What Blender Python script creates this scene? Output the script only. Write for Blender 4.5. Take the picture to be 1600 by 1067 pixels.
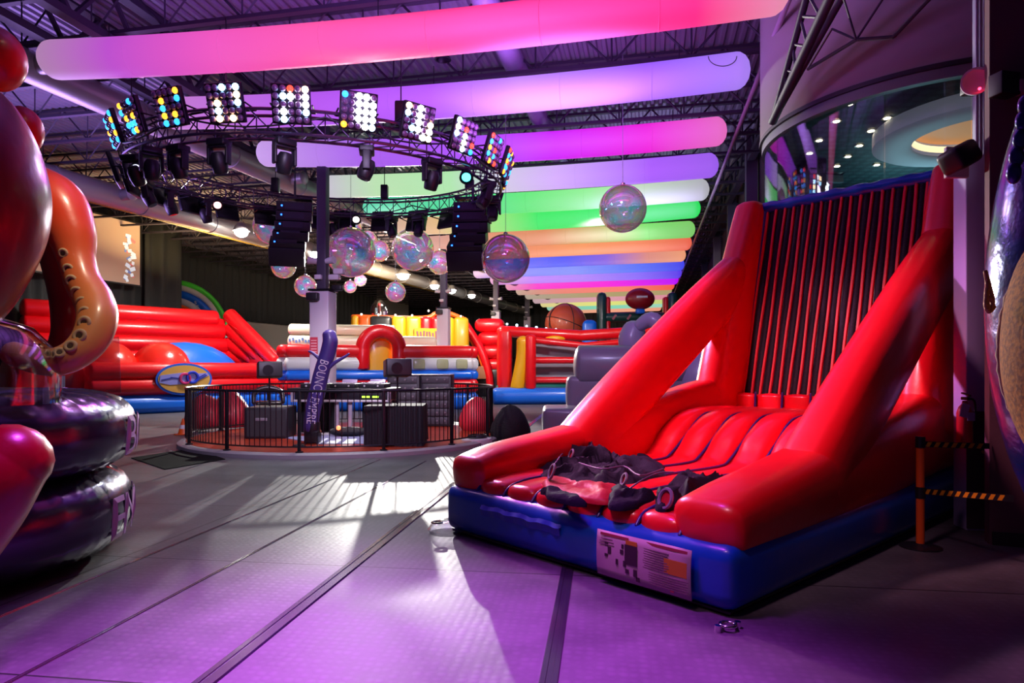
import bpy, math, random
from mathutils import Vector, Matrix
import mathutils.noise as mnoise
random.seed(7)
for o in list(bpy.data.objects):
    bpy.data.objects.remove(o)
SC = bpy.context.scene
COL = SC.collection
PI = math.pi
F, CX, HY, CAMZ = 1035.0, 800.0, 575.0, 1.6
# ---------------------------------------------------------------- camera, world, exposure
cam = bpy.data.cameras.new('camera')
cam.sensor_width = 36.0
cam.lens = 36.0 * F / 1600.0
cam.shift_y = (HY - 533.5) / 1600.0
cam.clip_end = 300
camo = bpy.data.objects.new('camera', cam)
COL.objects.link(camo)
camo.location = (0, 0, CAMZ)
camo.rotation_euler = (PI / 2, 0, 0)
SC.camera = camo
SC.view_settings.view_transform = 'Standard'
SC.view_settings.look = 'None'
SC.view_settings.gamma = 1
SC.view_settings.exposure = 0.15
SC.view_settings.use_curve_mapping = False
w = bpy.data.worlds.new('world')
SC.world = w
w.use_nodes = True
w.node_tree.nodes['Background'].inputs[0].default_value = (0.35, 0.22, 0.6, 1)
w.node_tree.nodes['Background'].inputs[1].default_value = 0.035
SC.cycles.max_bounces = 6
SC.cycles.transparent_max_bounces = 12
SC.cycles.sample_clamp_indirect = 4.0
SC.cycles.use_denoising = True
SC.cycles.caustics_reflective = False
SC.cycles.caustics_refractive = False


def lin(h):
    h = h.lstrip('#')
    r = [int(h[i:i + 2], 16) / 255 for i in (0, 2, 4)]
    return tuple(x / 12.92 if x <= .04045 else ((x + .055) / 1.055) ** 2.4 for x in r)


def lamp(kind, loc, target, power, color, size=0.3, angle=60, blend=.5):
    l = bpy.data.lights.new('lamp', kind)
    l.energy = power
    l.color = color
    if kind == 'SPOT':
        l.spot_size = math.radians(angle)
        l.spot_blend = blend
        l.shadow_soft_size = size
    elif kind == 'AREA':
        l.shape = 'DISK'
        l.size = size
    else:
        l.shadow_soft_size = size
    o = bpy.data.objects.new('lamp', l)
    COL.objects.link(o)
    o.location = loc
    d = Vector(target) - Vector(loc)
    o.rotation_euler = d.to_track_quat('-Z', 'Y').to_euler()
    return o


def P(px, py, D):
    return Vector(((px - CX) / F * D, D, CAMZ - (py - HY) / F * D))


# stage flood far behind the round stage: throws the railing's shadow to the camera
lamp('SPOT', (-5.85, 34.4, 6.5), (-3.2, 8, 0), 22000, (1, .97, .9), .14, 50, .4)
# violet and magenta washes on floor and sticky wall, plus added fill spots
lamp('SPOT', (-1.3, 4.2, 6.4), (-.8, 3.1, 0), 6000, (.62, .06, .95), .5, 50, 1)
lamp('SPOT', (-3.0, 12.6, 5.0), (-3.0, 8.8, 0), 650, (.85, 1, .92), .3, 80, .8)  # neutral fill added for the floor before the stage
lamp('SPOT', (-3.2, 10.8, 5.2), (-.6, 2.6, 0), 1300, (.75, .12, .85), .4, 40, .9)
lamp('SPOT', (-2.2, 11.0, 5.3), (2.2, 7.4, .9), 2600, (1, .3, .75), .25, 50, .7)
lamp('SPOT', (-1.6, 6.0, 6.2), (2.2, 7.2, 1.6), 1700, (1, .4, .5), .4, 50, .8)
lamp('SPOT', (-1.5, 3.0, 6.6), (-3.9, 15.5, 1.2), 3200, (.8, .62, 1), .5, 40, .8)  # violet-white fill added from the camera side, no fixture of its own
lamp('SPOT', (1.0, 9.0, 6.4), (3.2, 17.0, 1.6), 800, (.6, .5, 1), .4, 50, .8)  # violet fill added for the grey seat
lamp('SPOT', (-3.2, 13.4, 5.0), (-3.6, 15.0, 0), 900, (1, .85, .9), .3, 90, .8)
lamp('SPOT', (-.8, 2.2, 5.4), (1.7, 5.7, .7), 620, (1, .5, .68), .3, 33, .9)  # front fill added for the sticky wall's near corner
# tan-orange wash on the tentacle
lamp('SPOT', (-2.2, 4.2, 5.2), (-3.5, 5.2, 2.2), 260, (1, .75, .55), .2, 34, .9)
# warm work lights over the far half of the hall, then added ceiling uplights
lamp('SPOT', (-9.5, 24, 6.6), (-12, 25, .5), 1900, (1, .93, .85), .3, 130, .6)
lamp('SPOT', (-4.0, 19.5, 6.6), (-4.5, 25.5, 1.2), 1500, (1, .95, .95), .3, 110, .6)
lamp('SPOT', (-3.0, 30, 6.8), (-3, 34, 1.8), 2600, (1, .9, .75), .3, 120, .6)
lamp('SPOT', (3.0, 22.5, 6.4), (3.5, 30, 1), 1700, (1, .85, .85), .3, 120, .6)
lamp('AREA', (-13, 27, 5.6), (-12.5, 27.5, 9), 420, (1, .72, .3), 3.0)  # unseen warm uplights added to yellow the left back ceiling
lamp('AREA', (-5, 34, 5.6), (-5, 36, 9), 600, (1, .72, .4), 4.0)
lamp('AREA', (-10.5, 15, 5.0), (-9.5, 15, 9), 330, (.5, .3, 1), 3.0)  # unseen violet uplights added from here on to brighten the ceiling
lamp('AREA', (-1, 6.5, 5.6), (-1, 7.5, 9), 420, (.5, .2, 1), 3.0)
lamp('AREA', (.8, 11.5, 5.8), (.8, 12, 9), 240, (.55, .2, 1), 3.0)
lamp('AREA', (4, 20, 5.8), (4, 21, 9), 120, (.5, .4, .9), 3.0)


# ---------------------------------------------------------------- materials
def mat(name, color, rough=.5, metal=0., coat=0., emit=None, es=0., bump=None, alpha=1., trans=0., spec=.5, mix=None):
    m = bpy.data.materials.new(name)
    m.use_nodes = True
    nt = m.node_tree
    b = nt.nodes['Principled BSDF']
    if isinstance(color, str):
        color = lin(color)
    b.inputs['Base Color'].default_value = (*color, 1)
    b.inputs['Roughness'].default_value = rough
    b.inputs['Metallic'].default_value = metal
    b.inputs['Coat Weight'].default_value = coat
    b.inputs['Coat Roughness'].default_value = .15
    b.inputs['Specular IOR Level'].default_value = spec
    b.inputs['Transmission Weight'].default_value = trans
    b.inputs['Alpha'].default_value = alpha
    if emit is not None:
        if isinstance(emit, str):
            emit = lin(emit)
        b.inputs['Emission Color'].default_value = (*emit, 1)
        b.inputs['Emission Strength'].default_value = es
    tc = nt.nodes.new('ShaderNodeTexCoord')
    n = nt.nodes.new('ShaderNodeTexNoise')
    nt.links.new(tc.outputs['Object'], n.inputs['Vector'])
    n.inputs['Scale'].default_value = (bump or (6, .1))[0]
    n.inputs['Detail'].default_value = 4
    if mix is not None:   # dirt / mottling between two colours
        c2, lo, hi = mix
        if isinstance(c2, str):
            c2 = lin(c2)
        r = nt.nodes.new('ShaderNodeValToRGB')
        r.color_ramp.elements[0].position = lo
        r.color_ramp.elements[1].position = hi
        r.color_ramp.elements[0].color = (*color, 1)
        r.color_ramp.elements[1].color = (*c2, 1)
        nt.links.new(n.outputs[0], r.inputs[0])
        nt.links.new(r.outputs[0], b.inputs['Base Color'])
    if bump:
        bn = nt.nodes.new('ShaderNodeBump')
        bn.inputs['Strength'].default_value = bump[1]
        bn.inputs['Distance'].default_value = bump[2] if len(bump) > 2 else .05
        nt.links.new(n.outputs[0], bn.inputs['Height'])
        nt.links.new(bn.outputs[0], b.inputs['Normal'])
    return m


def vinyl(name, color, rough=.34, coat=.25):
    return mat(name, color, rough, coat=coat, bump=(5, .12))


RED = vinyl('red_vinyl', (.84, .004, .012))
RED2 = vinyl('red_vinyl_bed', (.82, .006, .02), .3, .4)
BLUE = vinyl('blue_vinyl', (.004, .085, .5))
ROPE = vinyl('navy_piping', (.02, .015, .2))
BBLUE = vinyl('bright_blue_vinyl', (.005, .16, .85))
WHT = vinyl('white_vinyl', (.75, .74, .78))
YEL = vinyl('yellow_vinyl', (.85, .42, .01))
ORG = vinyl('orange_vinyl', (.85, .12, .01))
GRYV = vinyl('grey_vinyl', (.26, .24, .3))
BLKV = vinyl('black_vinyl', (.012, .012, .015))
TEALV = vinyl('teal_vinyl', (.0, .25, .25))
GRNV = vinyl('dark_green_vinyl', (.01, .06, .05))
LGRN = vinyl('lime_vinyl', (.08, .75, .06))
BLK = mat('black_plastic', (.012, .011, .016), .45)
BLKM = mat('black_metal', (.02, .018, .024), .35, .6)
STEEL = mat('steel_primer', (.045, .035, .06), .6)
DUCT = mat('galvanised_duct', (.45, .43, .42), .42, .35, bump=(3, .1))
SILV = mat('aluminium', (.62, .6, .64), .4, .35)
CHR = mat('chrome', (.8, .8, .8), .12, 1)
CLOTH = mat('black_drape', (.04, .042, .045), .85, bump=(30, .2))
BCLOTH = mat('black_cloth', (.01, .01, .014), .8, bump=(30, .3))
PAINT = mat('white_paint', (.6, .58, .62), .6)
TRUSS = mat('truss_metal', (.12, .08, .16), .35, .7)


def glassy(name, tint, fac, rough=.03):
    m = bpy.data.materials.new(name)
    m.use_nodes = True
    nt = m.node_tree
    for n in list(nt.nodes):
        nt.nodes.remove(n)
    out = nt.nodes.new('ShaderNodeOutputMaterial')
    mx = nt.nodes.new('ShaderNodeMixShader')
    tr = nt.nodes.new('ShaderNodeBsdfTransparent')
    gl = nt.nodes.new('ShaderNodeBsdfGlossy')
    lw = nt.nodes.new('ShaderNodeLayerWeight')
    lw.inputs[0].default_value = .35
    mr = nt.nodes.new('ShaderNodeMapRange')
    mr.inputs[3].default_value = fac[0]
    mr.inputs[4].default_value = fac[1]
    tr.inputs[0].default_value = (*tint, 1)
    gl.inputs['Roughness'].default_value = rough
    nt.links.new(lw.outputs['Facing'], mr.inputs[0])
    nt.links.new(mr.outputs[0], mx.inputs[0])
    nt.links.new(tr.outputs[0], mx.inputs[1])
    nt.links.new(gl.outputs[0], mx.inputs[2])
    nt.links.new(mx.outputs[0], out.inputs[0])
    return m, nt, gl, lw


GLASS = glassy('window_glass', (.85, .93, .95), (.03, .4))[0]
CLEARV = glassy('clear_vinyl', (.82, .8, .86), (.1, .8), .08)[0]


def bubble_mat():
    m, nt, gl, lw = glassy('iridescent_film', (.9, .85, .93), (.4, .92), .04)
    cr = nt.nodes.new('ShaderNodeValToRGB')
    e = cr.color_ramp
    cols = [(0, (.2, .45, 1)), (.2, (.2, .9, 1)), (.38, (1, .3, 1)), (.55, (1, .25, .6)), (.72, (1, .85, .3)), (.86, (.5, 1, .6)), (1, (1, .75, 1))]
    e.elements[0].position, e.elements[0].color = 0, (*cols[0][1], 1)
    e.elements[1].position, e.elements[1].color = 1, (*cols[-1][1], 1)
    for p, c in cols[1:-1]:
        x = e.elements.new(p)
        x.color = (*c, 1)
    tc = nt.nodes.new('ShaderNodeTexCoord')
    nz = nt.nodes.new('ShaderNodeTexNoise')
    nz.inputs['Scale'].default_value = 2.2
    nz.inputs['Distortion'].default_value = 1.2
    ma = nt.nodes.new('ShaderNodeMath')
    ma.operation = 'MULTIPLY_ADD'
    ma.inputs[1].default_value = 2.2
    ad = nt.nodes.new('ShaderNodeMath')
    ad.operation = 'SUBTRACT'
    ad.inputs[1].default_value = .85
    nt.links.new(tc.outputs['Object'], nz.inputs['Vector'])
    nt.links.new(nz.outputs[0], ma.inputs[0])
    nt.links.new(lw.outputs['Facing'], ma.inputs[2])
    nt.links.new(ma.outputs[0], ad.inputs[0])
    nt.links.new(ad.outputs[0], cr.inputs[0])
    nt.links.new(cr.outputs[0], gl.inputs[0])
    df = nt.nodes.new('ShaderNodeBsdfDiffuse')
    tl = nt.nodes.new('ShaderNodeBsdfTranslucent')
    ms = nt.nodes.new('ShaderNodeMixShader')
    m2 = nt.nodes.new('ShaderNodeMixShader')
    m2.inputs[0].default_value = .2
    nt.links.new(cr.outputs[0], df.inputs[0])
    nt.links.new(cr.outputs[0], tl.inputs[0])
    nt.links.new(df.outputs[0], ms.inputs[1])
    nt.links.new(tl.outputs[0], ms.inputs[2])
    old = [n for n in nt.nodes if n.type == 'MIX_SHADER' and n not in (ms, m2)][0]
    out = [n for n in nt.nodes if n.type == 'OUTPUT_MATERIAL'][0]
    nt.links.new(old.outputs[0], m2.inputs[1])
    nt.links.new(ms.outputs[0], m2.inputs[2])
    nt.links.new(m2.outputs[0], out.inputs[0])
    return m


BUBBLE = bubble_mat()


# ---------------------------------------------------------------- mesh builder
def spline(pts, sub):
    """Catmull-Rom through tuples of any length."""
    n = len(pts)
    if n < 3:
        sub = max(1, sub)
        return [tuple(a + (b - a) * t / sub for a, b in zip(pts[0], pts[1])) for t in range(sub)] + [tuple(pts[1])]
    out = []
    for i in range(n - 1):
        p0, p1, p2, p3 = pts[max(i - 1, 0)], pts[i], pts[i + 1], pts[min(i + 2, n - 1)]
        for k in range(sub):
            t = k / sub
            out.append(tuple(.5 * (2 * b + (c - a) * t + (2 * a - 5 * b + 4 * c - d) * t * t + (3 * b - a - 3 * c + d) * t ** 3)
                             for a, b, c, d in zip(p0, p1, p2, p3)))
    out.append(tuple(pts[-1]))
    return out


def spow(x, e):
    return math.copysign(abs(x) ** e, x)


class MB:
    def __init__(s):
        s.v, s.f = [], []

    def add(s, vs, fs):
        k = len(s.v)
        s.v += [tuple(x) for x in vs]
        s.f += [tuple(i + k for i in f) for f in fs]
        return s

    def box(s, c, d, rz=0, M=None):
        hx, hy, hz = d[0] / 2, d[1] / 2, d[2] / 2
        vs = [Vector((x, y, z)) for x in (-hx, hx) for y in (-hy, hy) for z in (-hz, hz)]
        R = M if M is not None else Matrix.Rotation(rz, 3, 'Z')
        vs = [R @ v + Vector(c) for v in vs]
        return s.add(vs, [(0, 1, 3, 2), (4, 6, 7, 5), (0, 4, 5, 1), (2, 3, 7, 6), (0, 2, 6, 4), (1, 5, 7, 3)])

    def cbox(s, c, d, r=.02, rz=0, M=None):
        """chamfered box"""
        return s.rbox(c, d, r, n=None, rz=rz, M=M)

    def rbox(s, c, d, r, bulge=0., n=6, rz=0, M=None):
        """rounded box; bulge puffs each face outwards like an air cell"""
        h = [x / 2 for x in d]
        r = min(r, min(h) * .999)
        q = 3 if n is None else n
        R = M if M is not None else Matrix.Rotation(rz, 3, 'Z')
        ts = []
        for a in range(3):
            inner = h[a] - r
            seg = [-h[a] + r * (1 - math.cos(t * PI / 2 / 2)) for t in range(2)]
            seg = [-1.] * 0 + [('e', -1, t / 2) for t in range(2)] + [('i', -1 + 2 * t / q) for t in range(q + 1)] + [('e', 1, 1 - t / 2) for t in (1, 2)]
            ts.append((inner, seg))

        def pos(a, item):
            inner = ts[a][0]
            if item[0] == 'i':
                return inner * item[1], item[1]
            ang = (1 - item[2]) * PI / 4
            # cube-map style: walk from face edge (0) to 45 degrees
            return item[1] * inner, item[1]

        key = {}
        vs, fs = [], []
        # build by projecting a subdivided cube
        m = q + 4
        gs = []
        for a in range(3):
            inner = h[a] - r
            g = [-inner - r, -inner - r * .6] + [-inner + 2 * inner * t / q for t in range(q + 1)] + [inner + r * .6, inner + r]
            gs.append(g)
        L = len(gs[0]) - 1

        def vert(i, j, k):
            if (i, j, k) in key:
                return key[(i, j, k)]
            p = Vector((gs[0][i], gs[1][j], gs[2][k]))
            cl = Vector([max(-(h[a] - r), min(h[a] - r, p[a])) for a in range(3)])
            dd = p - cl
            if dd.length > 1e-9:
                pp = cl + dd.normalized() * r
            else:
                pp = p
            if bulge:
                for a in range(3):
                    b_, c_ = (a + 1) % 3, (a + 2) % 3
                    wgt = max(0, 1 - (p[b_] / h[b_]) ** 2) * max(0, 1 - (p[c_] / h[c_]) ** 2)
                    if abs(abs(p[a]) - h[a]) < 1e-6:
                        pp[a] += math.copysign(bulge * wgt, p[a])
            key[(i, j, k)] = len(vs)
            vs.append(R @ pp + Vector(c))
            return key[(i, j, k)]

        for a in range(L):
            for b in range(L):
                fs.append((vert(a, b, 0), vert(a, b + 1, 0), vert(a + 1, b + 1, 0), vert(a + 1, b, 0)))
                fs.append((vert(a, b, L), vert(a + 1, b, L), vert(a + 1, b + 1, L), vert(a, b + 1, L)))
                fs.append((vert(a, 0, b), vert(a + 1, 0, b), vert(a + 1, 0, b + 1), vert(a, 0, b + 1)))
                fs.append((vert(a, L, b), vert(a, L, b + 1), vert(a + 1, L, b + 1), vert(a + 1, L, b)))
                fs.append((vert(0, a, b), vert(0, a, b + 1), vert(0, a + 1, b + 1), vert(0, a + 1, b)))
                fs.append((vert(L, a, b), vert(L, a + 1, b), vert(L, a + 1, b + 1), vert(L, a, b + 1)))
        return s.add(vs, fs)

    def rings(s, rings, close=True, c0=True, c1=True):
        n = len(rings[0])
        vs = [p for r in rings for p in r]
        fs = []
        for i in range(len(rings) - 1):
            for j in range(n if close else n - 1):
                k = (j + 1) % n
                fs.append((i * n + j, i * n + k, (i + 1) * n + k, (i + 1) * n + j))
        if c0:
            fs.append(tuple(range(n - 1, -1, -1)))
        if c1:
            b = (len(rings) - 1) * n
            fs.append(tuple(range(b, b + n)))
        return s.add(vs, fs)

    def sweep(s, pts, side=None, n=2.0, seg=16, sub=5, cap=1.0, open_=False):
        """pts: (x,y,z,ra,rb) ; ra along side, rb along tangent x side; n superellipse exponent"""
        q = spline([tuple(p) if len(p) == 5 else (*p, p[3]) for p in pts], sub) if sub > 1 and len(pts) > 2 else [tuple(p) if len(p) == 5 else (*p, p[3]) for p in pts]
        R = []
        for i, p in enumerate(q):
            a = Vector(q[max(i - 1, 0)][:3])
            b = Vector(q[min(i + 1, len(q) - 1)][:3])
            t = (b - a).normalized()
            if side is None:
                sd = Vector((0, 0, 1)) if abs(t.z) < .8 else Vector((1, 0, 0))
                if R:
                    sd = R[-1][2]
            else:
                sd = Vector(side)
            sd = (sd - t * sd.dot(t)).normalized()
            R.append((Vector(p[:3]), t, sd, t.cross(sd), p[3], p[4]))
        rows = []
        if cap:
            c, t, sd, bn, ra, rb = R[0]
            for k in range(4):
                th = (k + .35) / 4 * PI / 2
                rows.append((c - t * min(ra, rb) * cap * math.cos(th), sd, bn, ra * math.sin(th), rb * math.sin(th)))
        for c, t, sd, bn, ra, rb in R:
            rows.append((c, sd, bn, ra, rb))
        if cap:
            c, t, sd, bn, ra, rb = R[-1]
            for k in range(4):
                th = (3 - k + .35) / 4 * PI / 2
                rows.append((c + t * min(ra, rb) * cap * math.cos(th), sd, bn, ra * math.sin(th), rb * math.sin(th)))
        e = 2 / n
        rr = []
        for c, sd, bn, ra, rb in rows:
            rr.append([c + sd * ra * spow(math.cos(2 * PI * j / seg), e) + bn * rb * spow(math.sin(2 * PI * j / seg), e) for j in range(seg)])
        return s.rings(rr, c0=not open_, c1=not open_)

    def cyl(s, a, b, r, r2=None, seg=12):
        a, b = Vector(a), Vector(b)
        r2 = r if r2 is None else r2
        t = (b - a).normalized()
        sd = (Vector((0, 0, 1)) if abs(t.z) < .9 else Vector((1, 0, 0))).cross(t).normalized()
        bn = t.cross(sd)
        return s.rings([[c + sd * q * math.cos(2 * PI * j / seg) + bn * q * math.sin(2 * PI * j / seg) for j in range(seg)] for c, q in ((a, r), (b, r2))])

    def sph(s, c, r, seg=20, sc=(1, 1, 1), half=0, M=None):
        rr = []
        n = seg // 2
        for i in range(0 if half != -1 else 0, n + 1):
            th = PI * (i + (.02 if i == 0 else 0) - (.02 if i == n else 0)) / n
            if half == 1:
                th = th / 2
            rr.append([(r * sc[0] * math.sin(th) * math.cos(2 * PI * j / seg), r * sc[1] * math.sin(th) * math.sin(2 * PI * j / seg), r * sc[2] * math.cos(th)) for j in range(seg)])
        M = M or Matrix.Identity(3)
        rr = [[M @ Vector(p) + Vector(c) for p in row] for row in rr[::-1]]
        return s.rings(rr)

    def lathe(s, c, prof, seg=24, M=None):
        M = M or Matrix.Identity(3)
        rr = [[M @ Vector((r * math.cos(2 * PI * j / seg), r * math.sin(2 * PI * j / seg), z)) + Vector(c) for j in range(seg)] for r, z in prof]
        return s.rings(rr, c0=prof[0][0] < .04, c1=prof[-1][0] < .04)

    def torus(s, c, R, r, seg=32, sg=12, M=None, a0=0, a1=2 * PI, sc=1.):
        M = M or Matrix.Identity(3)
        full = abs(a1 - a0 - 2 * PI) < 1e-6
        rr = []
        for i in range(seg + 1):
            a = a0 + (a1 - a0) * i / seg
            rr.append([M @ Vector(((R + r * math.cos(2 * PI * j / sg)) * math.cos(a), (R + r * math.cos(2 * PI * j / sg)) * math.sin(a), r * sc * math.sin(2 * PI * j / sg))) + Vector(c) for j in range(sg)])
        return s.rings(rr, c0=not full, c1=not full)

    def prism(s, outline, thick, M, c=(0, 0, 0)):
        """outline of 2-D points extruded by thick along local z, mapped by 3x3 M"""
        n = len(outline)
        vs = [M @ Vector((x, y, 0)) + Vector(c) for x, y in outline] + [M @ Vector((x, y, thick)) + Vector(c) for x, y in outline]
        fs = [tuple(range(n - 1, -1, -1)), tuple(range(n, 2 * n))] + [(i, (i + 1) % n, n + (i + 1) % n, n + i) for i in range(n)]
        return s.add(vs, fs)

    def build(s, name, m, parent=None, world=False, smooth=True, auto=None):
        vs = [Vector(v) for v in s.v]
        loc = None
        if parent is not None and world:
            inv = XF[parent.name].inverted()
            vs = [inv @ v for v in vs]
        elif parent is None:
            lo = [min(v[i] for v in vs) for i in range(3)]
            hi = [max(v[i] for v in vs) for i in range(3)]
            loc = Vector(((lo[0] + hi[0]) / 2, (lo[1] + hi[1]) / 2, lo[2]))
            vs = [v - loc for v in vs]
        me = bpy.data.meshes.new(name)
        me.from_pydata(vs, [], s.f)
        me.update()
        o = bpy.data.objects.new(name, me)
        COL.objects.link(o)
        if loc is not None:
            o.location = loc
        me.materials.append(m)
        if smooth:
            me.polygons.foreach_set('use_smooth', [True] * len(me.polygons))
            me.set_sharp_from_angle(angle=math.radians(auto or 50))
        if parent is not None:
            o.parent = parent
            XF[o.name] = XF[parent.name]
        return o


XF = {}


def thing(name, label, cat, loc=(0, 0, 0), rz=0, group=None, M=None):
    o = bpy.data.objects.new(name, None)
    o.empty_display_size = .2
    COL.objects.link(o)
    o.location = loc
    if M is not None:
        o.rotation_euler = M.to_euler()
        XF[o.name] = Matrix.Translation(loc) @ M.to_4x4()
    else:
        o.rotation_euler = (0, 0, rz)
        XF[o.name] = Matrix.Translation(loc) @ Matrix.Rotation(rz, 4, 'Z')
    o['label'] = label
    o['category'] = cat
    if group:
        o['group'] = group
    return o


def tag(o, label, cat, group=None):
    o['label'] = label
    o['category'] = cat
    if group:
        o['group'] = group
    return o


def struct(o, label=None):
    o['kind'] = 'structure'
    if label:
        o['label'] = label
    return o


def dup(root, loc, rot=None, label=None, group=None, swap=None):
    """copy of a thing with its parts and sub-parts"""
    def cp(o, par):
        c = o.copy()
        COL.objects.link(c)
        c.parent = par
        for ch in KIDS(o):
            cp(ch, c)
        return c
    r = cp(root, None)
    r.location = loc
    if rot is not None:
        r.rotation_euler = rot
    if label:
        r['label'] = label
    if group:
        r['group'] = group
    XF[r.name] = Matrix.Translation(loc) @ r.rotation_euler.to_matrix().to_4x4()
    return r


def KIDS(o):
    return [x for x in bpy.data.objects if x.parent == o]


def rotz3(a):
    return Matrix.Rotation(a, 3, 'Z')


def text_mesh(body, size, extrude=.002):
    cu = bpy.data.curves.new('t', 'FONT')
    cu.body = body
    cu.size = size
    cu.extrude = extrude
    cu.align_x = 'LEFT'
    cu.resolution_u = 3
    ob = bpy.data.objects.new('t', cu)
    COL.objects.link(ob)
    dg = bpy.context.evaluated_depsgraph_get()
    me = bpy.data.meshes.new_from_object(ob.evaluated_get(dg))
    bpy.data.objects.remove(ob)
    vs = [v.co.copy() for v in me.vertices]
    fs = [tuple(p.vertices) for p in me.polygons]
    bpy.data.meshes.remove(me)
    return vs, fs

# ================================================================ SETTING
RD = Vector((.135, 1, 0)).normalized()       # along the floor sheets
RC = Vector((1, -.135, 0)).normalized()      # across them


def floor_material():
    m = mat('embossed_rubber_floor', '#6b6870', .38, coat=.0)
    nt = m.node_tree
    b = nt.nodes['Principled BSDF']
    tc = nt.nodes.new('ShaderNodeTexCoord')
    mp = nt.nodes.new('ShaderNodeMapping')
    mp.inputs['Rotation'].default_value = (0, 0, math.atan(.135))
    nt.links.new(tc.outputs['Object'], mp.inputs[0])
    br = nt.nodes.new('ShaderNodeTexBrick')
    br.offset = 0
    br.inputs['Scale'].default_value = 1
    br.inputs['Brick Width'].default_value = 30
    br.inputs['Row Height'].default_value = 2.05
    br.inputs['Mortar Size'].default_value = .008
    br.inputs['Color1'].default_value = (1, 1, 1, 1)
    br.inputs['Color2'].default_value = (.93, .93, .93, 1)
    br.inputs['Mortar'].default_value = (.12, .12, .12, 1)
    nt.links.new(mp.outputs[0], br.inputs['Vector'])
    vo = nt.nodes.new('ShaderNodeTexVoronoi')
    vo.inputs['Scale'].default_value = 17
    vo.inputs['Randomness'].default_value = .25
    nt.links.new(mp.outputs[0], vo.inputs['Vector'])
    nz = nt.nodes.new('ShaderNodeTexNoise')
    nz.inputs['Scale'].default_value = 1.4
    nz.inputs['Detail'].default_value = 7
    nz.inputs['Roughness'].default_value = .65
    nt.links.new(mp.outputs[0], nz.inputs['Vector'])
    cr = nt.nodes.new('ShaderNodeValToRGB')
    cr.color_ramp.elements[0].position = .3
    cr.color_ramp.elements[1].position = .7
    cr.color_ramp.elements[0].color = (*lin('#57545c'), 1)
    cr.color_ramp.elements[1].color = (*lin('#7c7a80'), 1)
    nt.links.new(nz.outputs[0], cr.inputs[0])
    mx = nt.nodes.new('ShaderNodeMix')
    mx.data_type = 'RGBA'
    mx.blend_type = 'MULTIPLY'
    mx.inputs[0].default_value = 1
    nt.links.new(cr.outputs[0], mx.inputs[6])
    nt.links.new(br.outputs[0], mx.inputs[7])
    vr = nt.nodes.new('ShaderNodeMapRange')
    vr.inputs[1].default_value = .1
    vr.inputs[2].default_value = .6
    vr.inputs[3].default_value = 1.0
    vr.inputs[4].default_value = .72
    nt.links.new(vo.outputs[0], vr.inputs[0])
    mx2 = nt.nodes.new('ShaderNodeMix')
    mx2.data_type = 'RGBA'
    mx2.blend_type = 'MULTIPLY'
    mx2.inputs[0].default_value = 1
    nt.links.new(mx.outputs[2], mx2.inputs[6])
    nt.links.new(vr.outputs[0], mx2.inputs[7])
    nt.links.new(mx2.outputs[2], b.inputs['Base Color'])
    bn = nt.nodes.new('ShaderNodeBump')
    bn.inputs['Strength'].default_value = .25
    bn.inputs['Distance'].default_value = .02
    nt.links.new(vr.outputs[0], bn.inputs['Height'])
    nt.links.new(bn.outputs[0], b.inputs['Normal'])
    rr = nt.nodes.new('ShaderNodeMapRange')
    rr.inputs[3].default_value = .4
    rr.inputs[4].default_value = .58
    b.inputs['Specular IOR Level'].default_value = .3
    nt.links.new(nz.outputs[0], rr.inputs[0])
    nt.links.new(rr.outputs[0], b.inputs['Roughness'])
    return m


fl = MB().box((0, 30, -.05), (70, 84, .1)).build('floor', floor_material(), smooth=False)
struct(fl)

STRIP = mat('dark_seam_strip', (.05, .045, .06), .22, .5)
STRIP2 = mat('bright_seam_strip', (.35, .34, .38), .18, .9)


def seam(px, py, y1, w_, h_, m, dark=False, y0=-1.0):
    D = CAMZ * F / (py - HY)
    X = (px - CX) / F * D
    a = Vector((X + .135 * (y0 - D), y0, 0))
    b = Vector((X + .135 * (y1 - D), y1, 0))
    o = RC * (w_ / 2)
    prof = [(-1, 0), (-.9, h_), (-.35, h_), (-.3, h_ * .5), (.3, h_ * .5), (.35, h_), (.9, h_), (1, 0)]
    r = [[c + o * t + Vector((0, 0, z + .001)) for t, z in prof] for c in (a, b)]
    struct(MB().rings(r, close=False, c0=False, c1=False).build('floor_seam_strip', m, smooth=False))


seam(320, 1067, 26, .12, .012, STRIP2)
seam(868, 1000, 5.6, .10, .008, STRIP)
seam(20, 1063, 11.4, .03, .004, STRIP2)
seam(207, 878, 11.6, .03, .004, STRIP2)
for k, (px, py) in enumerate([(300, 800), (250, 790)][:1]):
    pass

# ceiling deck: corrugated steel, ribs run down the hall
ANG = math.atan(.21)
CR = Vector((math.cos(ANG), -math.sin(ANG), 0))
CD = Vector((math.sin(ANG), math.cos(ANG), 0))
ZB, ZT = 7.5, 8.3
DECK = mat('steel_deck', '#8d8598', .5, .25, bump=(2, .1))
mb = MB()
rows = [[], []]
n = 300
for i in range(n):
    x = -32 + i * .2
    for dx, z in ((0, 0), (.07, 0), (.1, .05), (.17, .05)):
        for j, y in enumerate((-4, 72)):
            p = CR * (x + dx) + CD * y
            rows[j].append(Vector((p.x, p.y, ZT + .06 + z)))
mb.rings(rows, close=False, c0=False, c1=False)
struct(mb.build('ceiling', DECK, smooth=False))


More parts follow.
